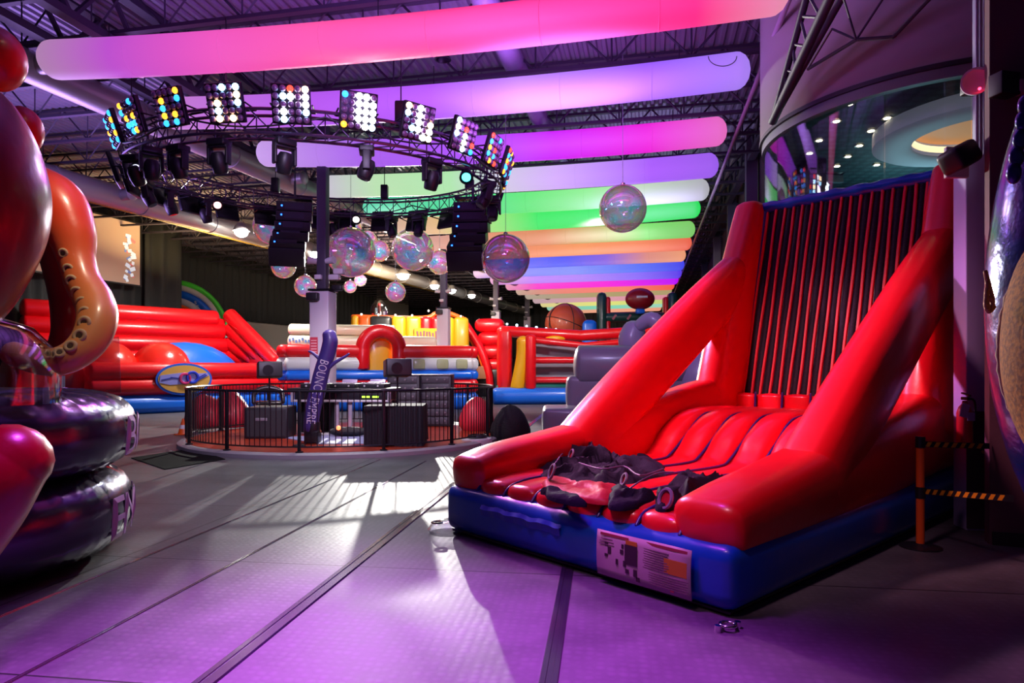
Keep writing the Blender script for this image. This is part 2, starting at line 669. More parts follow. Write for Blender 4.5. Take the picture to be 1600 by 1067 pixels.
def joist(x0, x1, zb, zt, bay, chord=.09, axis='x'):
    mb = MB()
    L = x1 - x0
    mb.box(((x0 + x1) / 2, 0, zb), (L, chord * 1.3, chord * .7))
    mb.box(((x0 + x1) / 2, 0, zt), (L, chord * 1.3, chord * .7))
    k = int(L / bay)
    for i in range(k):
        xa = x0 + i * bay
        mb.cyl((xa, 0, zt), (xa + bay / 2, 0, zb), .022, seg=4)
        mb.cyl((xa + bay / 2, 0, zb), (xa + bay, 0, zt), .022, seg=4)
        mb.cyl((xa + bay / 2, 0, zb), (xa + bay / 2, 0, zt), .018, seg=4)
    return mb


j0 = None
for k in range(40):
    y = 2.5 + k * 1.5
    if y > 62:
        break
    c = CD * y
    if j0 is None:
        j0 = joist(-24, 9.5, ZB, ZT, 1.5).build('ceiling_beam', STEEL, smooth=False)
        base = j0.location.copy()
        o = j0
    else:
        o = j0.copy()
        COL.objects.link(o)
    o.rotation_euler = (0, 0, -ANG)
    cc = CD * y + CR * base.x
    o.location = (cc.x, cc.y, base.z)
    struct(o)
# main girders down the hall, deeper and heavier
for (px, py, zz) in ((1205, 190, 7.5), (470, 250, 7.3), (60, 60, 7.4)):
    D = (zz - CAMZ) * F / (HY - py)
    X = (px - CX) / F * D
    mb = MB()
    for (dz, th) in ((0, .2), (.95, .2)):
        mb.box((0, 30 - D + 0, dz), (th, 66, .14))
    for i in range(44):
        y = -D - 2 + i * 1.5
        mb.cyl((0, y, .95), (0, y + .75, 0), .05, seg=5)
        mb.cyl((0, y + .75, 0), (0, y + 1.5, .95), .05, seg=5)
    o = mb.build('ceiling_girder', STEEL, smooth=False)
    bz = o.location.copy()
    v = rotz3(-math.atan(.2)) @ Vector((0, bz.y, 0))
    o.rotation_euler = (0, 0, -math.atan(.2))
    o.location = (X + v.x, D + v.y, zz)
    struct(o)

# outer walls and drapes
WALLW = mat('painted_wall', '#b9b4b0', .8, bump=(20, .05))
DARKW = mat('dark_block_wall', (.03, .02, .03), .8, bump=(12, .1))
BACKW = mat('dark_wall', (.02, .02, .022), .9)


def wall_line(name, a, b, z0, z1, th, m):
    a, b = Vector((*a, 0)), Vector((*b, 0))
    d = b - a
    c = (a + b) / 2
    o = MB().box((c.x, c.y, (z0 + z1) / 2), (d.length, th, z1 - z0), rz=math.atan2(d.y, d.x)).build(name, m, smooth=False)
    return struct(o)


def lw(D, off):
    return (off + .33 * (D - 17.5), D)


wall_line('wall_left', lw(-4, -24.5), lw(62, -24.5), 0, 8.4, .3, WALLW)
wall_line('wall_back', (-12, 67.5), (24, 60), 0, 8.4, .3, BACKW)


def brick_wall_mat():
    m = mat('dark_brick', (.05, .03, .05), .75)
    nt = m.node_tree
    br = nt.nodes.new('ShaderNodeTexBrick')
    tc = nt.nodes.new('ShaderNodeTexCoord')
    mp = nt.nodes.new('ShaderNodeMapping')
    mp.inputs['Rotation'].default_value = (PI / 2, 0, 0)
    nt.links.new(tc.outputs['Object'], mp.inputs[0])
    nt.links.new(mp.outputs[0], br.inputs['Vector'])
    br.inputs['Scale'].default_value = 2.5
    br.inputs['Color1'].default_value = (.07, .045, .06, 1)
    br.inputs['Color2'].default_value = (.05, .03, .045, 1)
    br.inputs['Mortar'].default_value = (.015, .01, .015, 1)
    nt.links.new(br.outputs[0], nt.nodes['Principled BSDF'].inputs['Base Color'])
    return m


BRICK = brick_wall_mat()
w0 = MB().box((0, 0, 4.2), (52, .3, 8.4)).build('wall_right', BRICK, smooth=False)
w0.rotation_euler = (0, 0, math.atan2(1, .22))
w0.location = (6.9 + .22 * 20.5, 14.5 + 23.5, 0)
struct(w0)
# pilasters on the right wall
for D in (15.5, 19, 24, 30, 38):
    X = 6.55 + .22 * (D - 17.6)
    struct(MB().box((X, D, 4.2), (.3, .3, 8.4), rz=-.2).build('pillar', mat('pilaster', (.09, .08, .11), .6), smooth=False))


def drape(name, a, b, z0, z1, label, amp=.16, wl=.55, group=None, seed=1):
    a, b = Vector((*a, 0)), Vector((*b, 0))
    d = b - a
    L = d.length
    t = d.normalized()
    nn = Vector((t.y, -t.x, 0))
    rnd = random.Random(seed)
    n = int(L / .07)
    zz = [z0, z0 + (z1 - z0) * .35, z0 + (z1 - z0) * .7, z1]
    rows = []
    for zi, z in enumerate(zz):
        row = []
        for i in range(n + 1):
            s_ = i * L / n
            ph = s_ / wl * 2 * PI + 2.5 * mnoise.noise(Vector((s_ * .5, seed, zi * .12)))
            am = amp * (.6 + .6 * mnoise.noise(Vector((s_ * .8, seed * 3.1, zi * .3)))) * (1.1 - .5 * zi / 3)
            p = a + t * s_ + nn * (am * math.sin(ph) + .1 * mnoise.noise(Vector((s_, 9, zi))))
            row.append(Vector((p.x, p.y, z)))
        rows.append(row)
    back = [[p - nn * .012 for p in r] for r in rows]
    mb = MB()
    mb.rings(rows, close=False, c0=False, c1=False)
    o = mb.build(name, CLOTH)
    sm = o.modifiers.new('s', 'SOLIDIFY')
    sm.thickness = .015
    tag(o, label, 'curtain', group)
    return o


SL = -19.8
drape('stage_curtain', lw(18, SL - .35), lw(30.9, SL - .35), .02, 8.2, 'black pleated curtain hanging behind the projection screen', seed=2)
drape('stage_curtain', lw(28.9, SL), lw(30.9, SL), .02, 8.1, 'narrow black curtain hanging just right of the projection screen', amp=.22, wl=.8, seed=5)
drape('stage_curtain', lw(30, -24.1), lw(56, -24.1), 4.5, 8.3, 'long black drape along the left wall above a pale wall band', seed=7)
drape('stage_curtain', (-8.5, 66), (1.2, 64), 2.6, 8.0, 'black drape across the far end of the hall, left of the columns', seed=9, amp=.2, wl=.7)
drape('stage_curtain', (1.3, 64), (18, 60.6), 1.5, 8.0, 'black drape across the far end of the hall, behind the far ball inflatables', seed=11, amp=.2, wl=.7)

# projection screen on the left drape
sa, sb = Vector((*lw(23.5, SL + .35), 0)), Vector((*lw(28.3, SL + .35), 0))
sdir = (sb - sa).normalized()
ang = math.atan2(sdir.y, sdir.x)
cc = (sa + sb) / 2
scr = thing('projection_screen', 'pale tan projection screen hanging on the left curtain', 'screen', (cc.x, cc.y, 4.9), ang)
Ls = (sb - sa).length
zt_, zb_ = 7.75, 5.1
MB().box((0, 0, (zt_ + zb_) / 2 - 4.9), (Ls, .04, zt_ - zb_)).build('screen_surface', mat('screen_fabric', '#c2a48f', .8, emit='#b08a78', es=.28), scr, smooth=False)
fr = MB()
for dz in (zt_ - 4.9, zb_ - 4.9):
    fr.box((0, -.01, dz), (Ls + .1, .06, .06))
for dx in (-Ls / 2, Ls / 2):
    fr.box((dx, -.01, (zt_ + zb_) / 2 - 4.9), (.06, .06, zt_ - zb_))
fr.build('screen_border', BLK, scr, smooth=False)
pj = MB()
rnd = random.Random(4)
WHG = mat('projected_white', (.7, .75, .8), .6, emit='#c8d4e0', es=.7)
REDG = mat('projected_red', (.7, .2, .2), .6, emit='#d06060', es=.6)
BLUG = mat('projected_blue', (.2, .3, .6), .6, emit='#6070b0', es=.5)
for nm, mm, cnt, sz in (('projected_image', WHG, 16, .2), ('projected_image', REDG, 4, .16), ('projected_image', BLUG, 7, .15)):
    q = MB()
    for i in range(cnt):
        x = Ls / 2 - .55 + rnd.uniform(-.22, .22)
        z = zb_ - 4.9 + .1 + (i + .5) / cnt * 2.0
        q.box((x, -.028 - .002 * i / cnt, z), (sz * rnd.uniform(.5, 1.5), .004, sz * rnd.uniform(.4, .9)), M=Matrix.Rotation(rnd.uniform(-.6, .6), 3, 'Y'))
    q.build(nm, mm, scr, smooth=False)

# ---------------------------------------------------------------- ducts


def duct(label, p0, p1, r, m, rings=True, nozzles=(), seg=20):
    p0, p1 = Vector(p0), Vector(p1)
    d = p1 - p0
    t = d.normalized()
    o = thing('air_duct', label, 'duct', p0)
    mb = MB().cyl(p0, p1, r, seg=seg)
    mb.build('duct_run', m, o, world=True)
    if rings:
        k = int(d.length / 3)
        for i in range(1, k):
            c = p0 + t * (i * 3)
            MB().cyl(c - t * .04, c + t * .04, r * 1.07, seg=seg).build('duct_flange', m, o, world=True)
    side = Vector((t.y, -t.x, 0))
    for f in nozzles:
        c = p0 + t * f
        q = MB().cyl(c + side * r * .7, c + side * (r + .35), .17).cyl(c + side * (r + .35), c + side * (r + .42), .2, .13)
        q.build('duct_nozzle', DUCT, o, world=True)
    return o


def dl(a, D, sl, z):
    return (a[0] + sl * (D - a[1]), D, z)


duct('long pale round duct running down the left side above the curtains', dl((-12.55, 20), 13, .33, 6.95), dl((-12.55, 20), 62, .33, 6.95), .36, DUCT, nozzles=(8, 14, 20, 26))
duct('round duct crossing above the lighting ring toward the back', dl((-8.7, 13.2), 6, .3, 7.2), dl((-8.7, 13.2), 60, .3, 7.2), .3, DUCT, nozzles=(6.6, 9.4, 14.3, 20))
duct('ribbed purple-lit duct above the middle of the glowing tubes', (-.9, 9, 7.75), (3.4, 29, 7.75), .22, mat('spiral_duct', '#8c7fa0', .45, .3, bump=(9, .2)), nozzles=(3.2, 9.8))
p_ = MB().cyl((3.55, 7, 7.1), (13, 54, 7.1), .05, seg=8).build('ceiling_pipe', mat('pale_pipe', '#b59bb0', .5))
tag(p_, 'thin pale pipe running under the ceiling at the tubes\' right ends', 'pipe')
p_ = MB().cyl((-16, 14, 7.0), (-5, 48, 7.0), .07, seg=8).build('ceiling_pipe', mat('yellow_pipe', '#b09040', .5))
tag(p_, 'thin yellowish pipe above the long left duct', 'pipe')

# ---------------------------------------------------------------- columns


def column(X, Y, wc, wu, zc, label, first=False):
    o = thing('support_column', label, 'column', (X, Y, 0), -.15)
    MB().rbox((0, 0, zc / 2), (wc, wc, zc), .03, n=1).build('column_casing', COLM, o)
    MB().box((0, 0, zc + .03), (wc * 1.1, wc * 1.1, .05)).build('casing_cap', BLKM, o, smooth=False)
    MB().rbox((0, 0, (zc + 8.3) / 2), (wu, wu, 8.3 - zc), .02, n=1).build('steel_post', STEELP, o)
    f = thing_part = MB()
    for sx in (-1, 1):
        q = MB().cyl((sx * wu * .5, -wu * .3, zc + .75), (sx * (wu * .5 + .22), -wu * .5, zc + .78), .07, .1)
        q.build('spot_fixture', PAINT, o)
    MB().rbox((-.05, -wu * .7, zc + .35), (wu * .7, .12, .12), .02, n=1).build('junction_box', PAINT, o)
    MB().rbox((-wc * .25, -wc * .62, zc - .15), (wc * .6, .18, .2), .03, n=1).build('column_speaker', BLK, o)
    return o


COLM = mat('column_paint', '#c4bccb', .5)
STEELP = mat('column_steel', '#4a4358', .5, .2)
c1 = column(-4.72, 16.55, .5, .24, 3.5, 'nearest white-boxed column, rising through the lighting ring')
MB().box((-.12, -.262, 2.15), (.2, .01, .42)).build('notice_sign', mat('red_notice', '#c03a50', .6), c1, smooth=False)
nt_ = MB()
for i in range(5):
    nt_.box((-.12, -.269, 2.0 + i * .07), (.15, .004, .02))
nt_.build('notice_print', mat('notice_print', '#f0c0c8', .6), c1, smooth=False)
for (dx, dy, dz) in ((.32, -.05, 3.85), (.42, 0, 4.0), (.36, .05, 3.6)):
    MB().rbox((dx, dy, dz), (.26, .18, .14), .03, n=1).build('column_bracket', PAINT if dz > 3.7 else BLK, c1)
column(-2.95, 28.6, .5, .26, 4.15, 'white-boxed column standing in front of the yellow and red inflatable')
column(-.97, 40, .5, .3, 5.0, 'column behind the red corner post of the boxing-ring inflatable')
column(1.2, 52, .5, .36, 5.6, 'farthest column, left of the basketball inflatable')

# ---------------------------------------------------------------- curved drum, glass, upper lounge
DC, DR, DZ = Vector((7.0, 11.0, 0)), 2.7, 5.6


def arc_wall(r, th, z0, z1, a0, a1, n=48):
    rows = []
    prof = [(r, z0), (r, z1), (r - th, z1), (r - th, z0)]
    for i in range(n + 1):
        a = a0 + (a1 - a0) * i / n
        rows.append([DC + Vector((q * math.cos(a), q * math.sin(a), z)) for q, z in prof])
    return MB().rings(rows)


A0, A1 = math.radians(95), math.radians(290)
struct(arc_wall(DR, .2, DZ, ZT, A0, A1).build('wall_drum', mat('drum_plaster', '#9c9490', .8), smooth=True))
struct(arc_wall(DR + .015, .05, DZ - .06, DZ, A0, A1).build('trim_1', mat('dark_trim', (.03, .03, .035), .5)))
struct(arc_wall(DR - .03, .12, DZ - .2, DZ - .06, A0, A1).build('trim_2', mat('grey_trim', '#7d8288', .5)))
na = 9
for i in range(na):
    a = A0 + (A1 - A0) * i / na
    b = A0 + (A1 - A0) * (i + 1) / na
    struct(arc_wall(DR - .07, .02, 2.6, DZ - .06, a + .003, b - .003, 6).build('window_%d' % (i + 1), GLASS))
struct(arc_wall(DR, .2, 0, 2.6, A0, A1).build('wall_drum_base', mat('drum_base', '#4a4152', .8)))
LC = mat('lounge_ceiling', '#2c474c', .6, bump=(2.2, .5))
nt = LC.node_tree
vo = nt.nodes.new('ShaderNodeTexVoronoi')
vo.inputs['Scale'].default_value = 4.5
vo.inputs['Randomness'].default_value = .1
nt.links.new(nt.nodes['Texture Coordinate'].outputs['Object'], vo.inputs['Vector'])
cr = nt.nodes.new('ShaderNodeValToRGB')
cr.color_ramp.elements[0].color = (.035, .085, .095, 1)
cr.color_ramp.elements[1].color = (.012, .03, .038, 1)
cr.color_ramp.elements[0].position = .15
cr.color_ramp.elements[1].position = .5
nt.links.new(vo.outputs[0], cr.inputs[0])
nt.links.new(cr.outputs[0], nt.nodes['Principled BSDF'].inputs['Base Color'])
out = [(DC + Vector(((DR - .21) * math.cos(a), (DR - .21) * math.sin(a), 0))) for a in [A0 + (A1 - A0) * i / 40 for i in range(41)]]
out = [(p.x, p.y) for p in out] + [(15, 8.4), (15, 24), (8.2, 24)]
struct(MB().prism(out, .1, Matrix.Identity(3), (0, 0, DZ - .02)).build('ceiling_lounge', LC, smooth=False))
# round soffit
SX, SY = 7.55, 10.55
sof = thing('round_soffit', 'round white ceiling soffit with a warm-lit recess behind the curved glass', 'ceiling soffit', (SX, SY, 5.3))
MB().lathe((0, 0, 0), [(1.02, .22), (1.6, .22), (1.6, .0), (1.55, -.03), (1.06, -.03), (1.02, 0)], seg=48).build('soffit_ring', mat('soffit_white_glow', '#c8c4cf', .6, emit='#9a98a8', es=.18), sof)  # weak glow puts the lounge light into the white ring
MB().lathe((0, 0, 0), [(.02, .2), (1.02, .2), (1.02, .21)], seg=48).build('soffit_recess', mat('recess_glow', '#c98a5a', .6, emit='#d08850', es=.55), sof)  # warm cove light put into the recess surface as glow
MB().lathe((0, 0, 0), [(1.0, .06), (1.03, .06), (1.03, .16), (1.0, .16)], seg=48).build('cove_light', mat('cove', '#f0c898', .6, emit='#ffd9a8', es=1.4), sof)
DLM = mat('downlight_lens', (1, .85, .6), .4, emit=(1, .78, .5), es=14)
DLR = mat('downlight_rim', '#777777', .4, .5)
spots = [(1445, 128), (1327, 163), (1307, 190), (1386, 185), (1361, 205), (1280, 220), (1343, 228), (1325, 245), (1265, 240), (1308, 260), (1370, 258), (1435, 252), (1294, 275), (1281, 287), (1480, 194)]
names = ['small recessed downlight nearest the top edge of the curved glass', 'recessed downlight highest on the left half of the dark lounge ceiling', 'recessed downlight second from the top in the left row of the lounge ceiling',
         'recessed downlight highest in the row beside the round soffit', 'recessed downlight second down in the row beside the round soffit', 'recessed downlight third from the top in the left row of the lounge ceiling',
         'recessed downlight third down in the row beside the round soffit', 'recessed downlight fourth down in the row beside the round soffit', 'leftmost recessed downlight on the lounge ceiling',
         'recessed downlight fifth down in the row beside the round soffit', 'recessed downlight just left below the round soffit', 'recessed downlight directly below the round soffit',
         'recessed downlight just above the blue top edge of the sticky wall, upper one', 'recessed downlight lowest, nearest the blue top edge of the sticky wall', 'recessed downlight inside the warm-lit round soffit']
for (px, py), nm in zip(spots, names):
    zz = 5.56 if nm.find('inside') < 0 else 5.48
    D = (zz - CAMZ) * F / (HY - py)
    o = thing('ceiling_downlight', nm, 'downlight', P(px, py, D), group='downlights in the upper lounge')
    MB().lathe((0, 0, 0), [(.05, .01), (.075, .0), (.085, -.004), (.085, .012)], seg=14).build('downlight_rim', DLR, o)
    MB().lathe((0, 0, -.004), [(.004, 0), (.05, 0), (.05, .01)], seg=12).build('downlight_lens', DLM, o)
lamp('SPOT', (6.6, 12.2, 5.4), (6.8, 12.2, 0), 60, (1, .8, .55), .1, 120)
lamp('AREA', (8.2, 13.5, 4.2), (7.6, 12.5, 6), 26, (.45, .9, 1), 1.5)

# angled steel bracing that meets the drum
TIP = P(1207, 190, 10.4)
q = MB()
for (px, py, D, r) in ((1300, -10, 8.0, .07), (1330, -30, 8.2, .05), (1262, -10, 8.6, .05)):
    q.cyl(TIP, P(px, py, D), r, seg=8)
for t in (.25, .45, .65, .85):
    a_ = TIP.lerp(P(1300, -10, 8.0), t)
    b_ = TIP.lerp(P(1262, -10, 8.6), t)
    c_ = TIP.lerp(P(1262, -10, 8.6), min(1, t + .18))
    q.cyl(a_, b_, .02, seg=5).cyl(a_, c_, .02, seg=5)
struct(q.build('ceiling_brace', STEEL))
q = MB()
pp = [P(1262, 108, 8.6), P(1338, 62, 7.9), P(1396, 58, 7.6), P(1462, -12, 7.2)]
for a_, b_ in zip(pp, pp[1:]):
    q.cyl(a_, b_, .022, seg=6)
for x, y, D in ((1316, -10, 7.8), (1385, -10, 7.6)):
    q.cyl(pp[1], P(x, y, D), .014, seg=5)
q.cyl(P(1262, 108, 8.6), P(1300, 45, 8.1), .016, seg=5).cyl(P(1300, 45, 8.1), pp[1], .014, seg=5)
struct(q.build('ceiling_brace', STEEL))

# ================================================================ STICKY WALL INFLATABLE
WA = math.radians(-48.4)
WO = Vector((-.66, 6.5, 0))
W_, L_ = 3.1, 5.75
wall = thing('inflatable_sticky_wall', 'tall red inflatable with a black striped hook-fabric wall and blue base', 'inflatable', WO, WA)
mb = MB().rbox((W_ / 2, L_ / 2, .245), (W_, L_, .43), .09, .035, n=10)
base = mb.build('blue_base', BLUE, wall)
MB().rbox((W_ / 2, L_ / 2, .02), (W_ - .1, L_ - .1, .03), .01, n=2).build('base_skirt', BLKV, base)
# flap with handle on the front face
fl_ = MB()
rows = []
for z, y in ((.36, -.035), (.33, -.06), (.30, -.05), (.27, -.045)):
    rows.append([Vector((.62 + 1.0 * i / 24, y - .008 * math.sin(i * 1.7), z - .006 * math.sin(i * .9))) for i in range(25)])
rows2 = [[p + Vector((0, .02, 0)) for p in r] for r in rows[::-1]]
fl_.rings(rows + rows2, close=False, c0=False, c1=False)
fl_.build('anchor_flap', vinyl('blue_flap', (.01, .06, .42)), base)
# instruction label with lettering blocks
lab = thing_l = MB()
x0, x1 = 2.02, 2.83
rows = []
for k in range(7):
    z = .40 - .33 * k / 6
    rows.append([Vector((x0 + (x1 - x0) * i / 6, -.050 - .012 * math.sin(PI * k / 6) - .006 * math.sin(i), z)) for i in range(7)])
lab.rings(rows, close=False, c0=False, c1=False)
lb = lab.build('instruction_label', mat('label_paper', '#bba0a8', .6), base)
sm = lb.modifiers.new('s', 'SOLIDIFY')
sm.thickness = .006


def lbox(m, nm, items):
    q = MB()
    for x, z, w_, h_ in items:
        zz = .40 - z
        y = -.0585 - .012 * math.sin(PI * z / .33) - .006 * math.sin((x) / .81 * 6)
        q.box((x0 + x, y, zz), (w_, .003, h_))
    q.build(nm, m, lb, smooth=False)


rnd = random.Random(3)
lbox(mat('label_red', '#a04048', .6), 'label_heading', [(.17, .022, .26, .02), (.60, .022, .36, .02), (.66, .305, .03, .012)])
lbox(mat('label_dark', '#3a2430', .6), 'label_picture', [(.325, .13, .11, .14), (.10, .09, .03, .03), (.13, .13, .03, .05), (.25, .08, .02, .03), (.245, .12, .03, .03), (.10, .17, .03, .02),
                                                         (.27, .2, .025, .04), (.29, .25, .03, .03), (.36, .25, .03, .05), (.38, .29, .03, .03), (.2, .2, .02, .04)])
lbox(mat('label_orange', '#c07a20', .6), 'label_picture', [(.325, .045, .1, .03), (.69, .14, .18, .1)])
lbox(mat('label_print', '#7c6068', .6), 'label_print', [(.53, .06 + .016 * i, .22 - .04 * rnd.random(), .006) for i in range(9)] + [(.62, .215 + .016 * i, .36 - .05 * rnd.random(), .006) for i in range(6)]
     + [(.1, .055 + .02 * i, .1 + .05 * rnd.random(), .005) for i in range(3)])

# bed of ridges: front flat, a step up, then the raised landing
NR = 6
u0, u1 = .44, 2.66
rw = (u1 - u0) / NR
for i in range(NR):
    u = u0 + rw * (i + .5)
    pts = [(u, .14, .455, rw * .52, .115), (u, .5, .47, rw * .52, .13), (u, 1.5, .47, rw * .52, .13), (u, 2.45, .46, rw * .52, .13),
           (u, 2.75, .56, rw * .52, .16), (u, 3.0, .76, rw * .52, .18), (u, 3.35, .92, rw * .52, .17), (u, 4.0, .95, rw * .52, .16), (u, 4.75, .92, rw * .52, .15)]
    MB().sweep(pts, side=(1, 0, 0), n=2.9, seg=20, sub=4, cap=.8).build('bed_tube', RED2, wall)
for i in range(NR + 1):
    u = u0 + rw * i
    pts = [(u, .06, .455, .013), (u, .13, .52, .014), (u, .25, .555, .015), (u, .5, .575, .015), (u, 1.5, .582, .015), (u, 2.4, .57, .015), (u, 2.62, .62, .015), (u, 2.9, .8, .014), (u, 3.2, 1.0, .014), (u, 3.5, 1.06, .014), (u, 4.3, 1.06, .014)]
    MB().sweep(pts, n=2, seg=8, sub=4).build('seam_piping', ROPE, wall)
MB().rbox((1.55, 2.4, .40), (2.2, 4.6, .3), .1, 0, n=3).build('bed_core', RED2, wall)
MB().rbox((1.55, 4.15, .66), (2.2, 1.4, .46), .1, 0, n=3).build('bed_core', RED2, wall)
# side bolsters
for nm, uc, hw, prof in (('L', .24, .25, [(.14, .56, .2), (.5, .60, .245), (1.2, .63, .30), (2.0, .69, .35), (3.0, .79, .42), (3.8, .91, .47), (4.6, .98, .5), (5.5, .98, .5)]),
                         ('R', 2.84, .27, [(.14, .54, .19), (.5, .57, .23), (1.0, .60, .27), (1.8, .66, .33), (2.8, .74, .38), (3.8, .84, .42), (4.6, .92, .46), (5.5, .95, .48)])):
    MB().sweep([(uc, v, z, hw, h) for v, z, h in prof], side=(1, 0, 0), n=3.3, seg=28, sub=4, cap=.55).build('side_bolster', RED, wall)
# uprights leaning back
for uc in (.27, 2.87):
    hw = .25
    MB().sweep([(uc, 4.55, .9, hw + .03, .5), (uc, 4.72, 1.5, hw + .02, .49), (uc, 5.05, 2.6, hw, .42), (uc, 5.35, 3.5, hw - .01, .33), (uc, 5.48, 3.93, hw - .03, .27)], side=(1, 0, 0), n=2.8, seg=28, sub=4, cap=.6).build('corner_upright', RED, wall)
# diagonal braces
for uc in (.25, 2.86):
    MB().sweep([(uc, 1.55, .62, .25, .32), (uc, 2.2, 1.08, .248, .34), (uc, 3.1, 1.68, .245, .35), (uc, 4.2, 2.40, .24, .35), (uc, 5.2, 3.02, .235, .33)], side=(1, 0, 0), n=2.8, seg=28, sub=4, cap=.35).build('diagonal_brace', RED, wall)
# the back wall: black fabric with red stripes


def wp(u, s, off=0.):
    """s along the reclined wall from its foot"""
    t = Vector((0, .27, 1)).normalized()
    nn = Vector((0, -1, .27)).normalized()
    return Vector((u, 4.66, 1.02)) + t * s + nn * off


HS = 3.05
q = MB()
for (sa_, sb_, th) in ((0, HS, .3),):
    vs = [wp(u, s_, o_) for u in (.42, 2.72) for s_ in (sa_, sb_) for o_ in (0, -.32)]
    q.add(vs, [(0, 1, 3, 2), (4, 6, 7, 5), (0, 4, 5, 1), (2, 3, 7, 6), (0, 2, 6, 4), (1, 5, 7, 3)])
q.build('wall_backing', BLKV, wall, smooth=False)
HOOK = mat('hook_fabric', (.006, .004, .012), .6, bump=(60, .5, .01), mix=((.018, .014, .03), .45, .7), spec=.25)
q = MB()
ns = 17
sp = 2.2 / ns
for i in range(ns + 1):
    ua = .47 + sp * (i - .5) + .022
    ub = .47 + sp * (i + .5) - .022
    ua, ub = max(ua, .47), min(ub, 2.67)
    k = 10
    rows = []
    for j in range(k + 1):
        s_ = .22 + (HS - .26) * j / k
        rows.append([wp(ua, s_, 0), wp(ua + .008, s_, .012), wp((ua + ub) / 2, s_, .016), wp(ub - .008, s_, .012), wp(ub, s_, 0)])
    q.rings(rows, close=False, c0=False, c1=False)
q.build('hook_fabric_panel', HOOK, wall)
STR = mat('red_stripe', (.7, .006, .03), .45)
q = MB()
for i in range(ns):
    u = .47 + sp * (i + .5)
    for j in range(12):
        a_, b_ = .2 + (HS - .24) * j / 12, .2 + (HS - .24) * (j + 1) / 12
        wv = .006 * math.sin(i * 2.1 + j * .8)
        wv2 = .006 * math.sin(i * 2.1 + (j + 1) * .8)
        h = .021
        q.add([wp(u - h + wv, a_, .012), wp(u - h * .6 + wv, a_, .03), wp(u + h * .6 + wv, a_, .03), wp(u + h + wv, a_, .012),
               wp(u - h + wv2, b_, .012), wp(u - h * .6 + wv2, b_, .03), wp(u + h * .6 + wv2, b_, .03), wp(u + h + wv2, b_, .012)],
              [(0, 1, 5, 4), (1, 2, 6, 5), (2, 3, 7, 6)])
q.build('red_stripes', STR, wall)
q = MB()
q.sweep([(*wp(.52, .19, .03), .03), (*wp(2.6, .19, .03), .03)], sub=1, seg=8)
q.build('bottom_rail', RED2, wall)
for i in range(NR):
    u = u0 + rw * (i + .5)
    MB().sweep([(u, 4.62, .8, rw * .5, .1), (u, 4.62, 1.22, rw * .5, .09)], side=(1, 0, 0), n=3, seg=14, sub=1, cap=.5).build('foot_cushion', RED2, wall)
for i in range(1, NR):
    u = u0 + rw * i
    MB().sweep([(u, 4.53, 1.0, .016), (u, 4.55, 1.27, .016)], sub=1, seg=8).build('seam_piping', ROPE, wall)
for u in (.5, 2.64):
    MB().sweep([(*wp(u, 0, .02), .03), (*wp(u, HS, .02), .03)], sub=1, seg=8).build('edge_piping', ROPE, wall)
# gathered blue top sleeve
pts = []
for i in range(21):
    u = .45 + 2.28 * i / 20
    p = wp(u, HS + .02, -.12)
    pts.append((p.x, p.y, p.z, .10 + .012 * math.sin(i * 2.3), .20 + .01 * math.sin(i * 1.7)))
MB().sweep(pts, side=(0, 0, 1), n=2.4, seg=16, sub=3, cap=.2).build('top_sleeve', vinyl('blue_sleeve', (.0, .09, .65)), wall)
MB().rbox((1.55, 5.25, 1.3), (2.2, .5, .9), .1, n=3).build('rear_block', RED, wall)

# anchor hardware
a = tag(MB().lathe((-.62, 6.45, 0), [(.02, .0), (.18, .0), (.2, .04), (.16, .1), (.05, .13), (.02, .13)], seg=20).build('sand_bag', CLEARV), 'clear floppy weight bag at the front left corner of the sticky wall', 'weight bag')
MB().torus((-.72, 6.36, .12), .05, .01, seg=16, sg=6).build('strap_ring', CHR, None)
r_ = bpy.data.objects['strap_ring']
tag(r_, 'small metal ring and strap lying on the clear weight bag', 'ring')
mb = MB().torus((1.32, 4.05, .03), .045, .012, seg=18, sg=8).cyl((1.25, 4.02, 0), (1.25, 4.02, .04), .02).cyl((1.39, 4.08, 0), (1.39, 4.08, .04), .02)
tag(mb.build('anchor_ring', CHR), 'small metal anchor ring on the floor at the front corner of the sticky wall', 'ring')

# ---------------------------------------------------------------- hook-fabric suits lying on the bed
SUIT = mat('dark_suit_cloth', (.009, .005, .02), .85, bump=(50, .5, .01), spec=.15)
SRED = mat('red_suit_lining', (.5, .01, .03), .5, bump=(30, .4, .01), spec=.3)
SPIP = mat('grey_suit_piping', (.16, .09, .22), .5)


def uv2(px, py, z):
    """local (u,v) of the point seen at a pixel, at height z"""
    D = (CAMZ - z) * F / (py - HY)
    q = Matrix.Rotation(-WA, 3, 'Z') @ (Vector(((px - CX) / F * D, D, 0)) - WO)
    return q.x, q.y




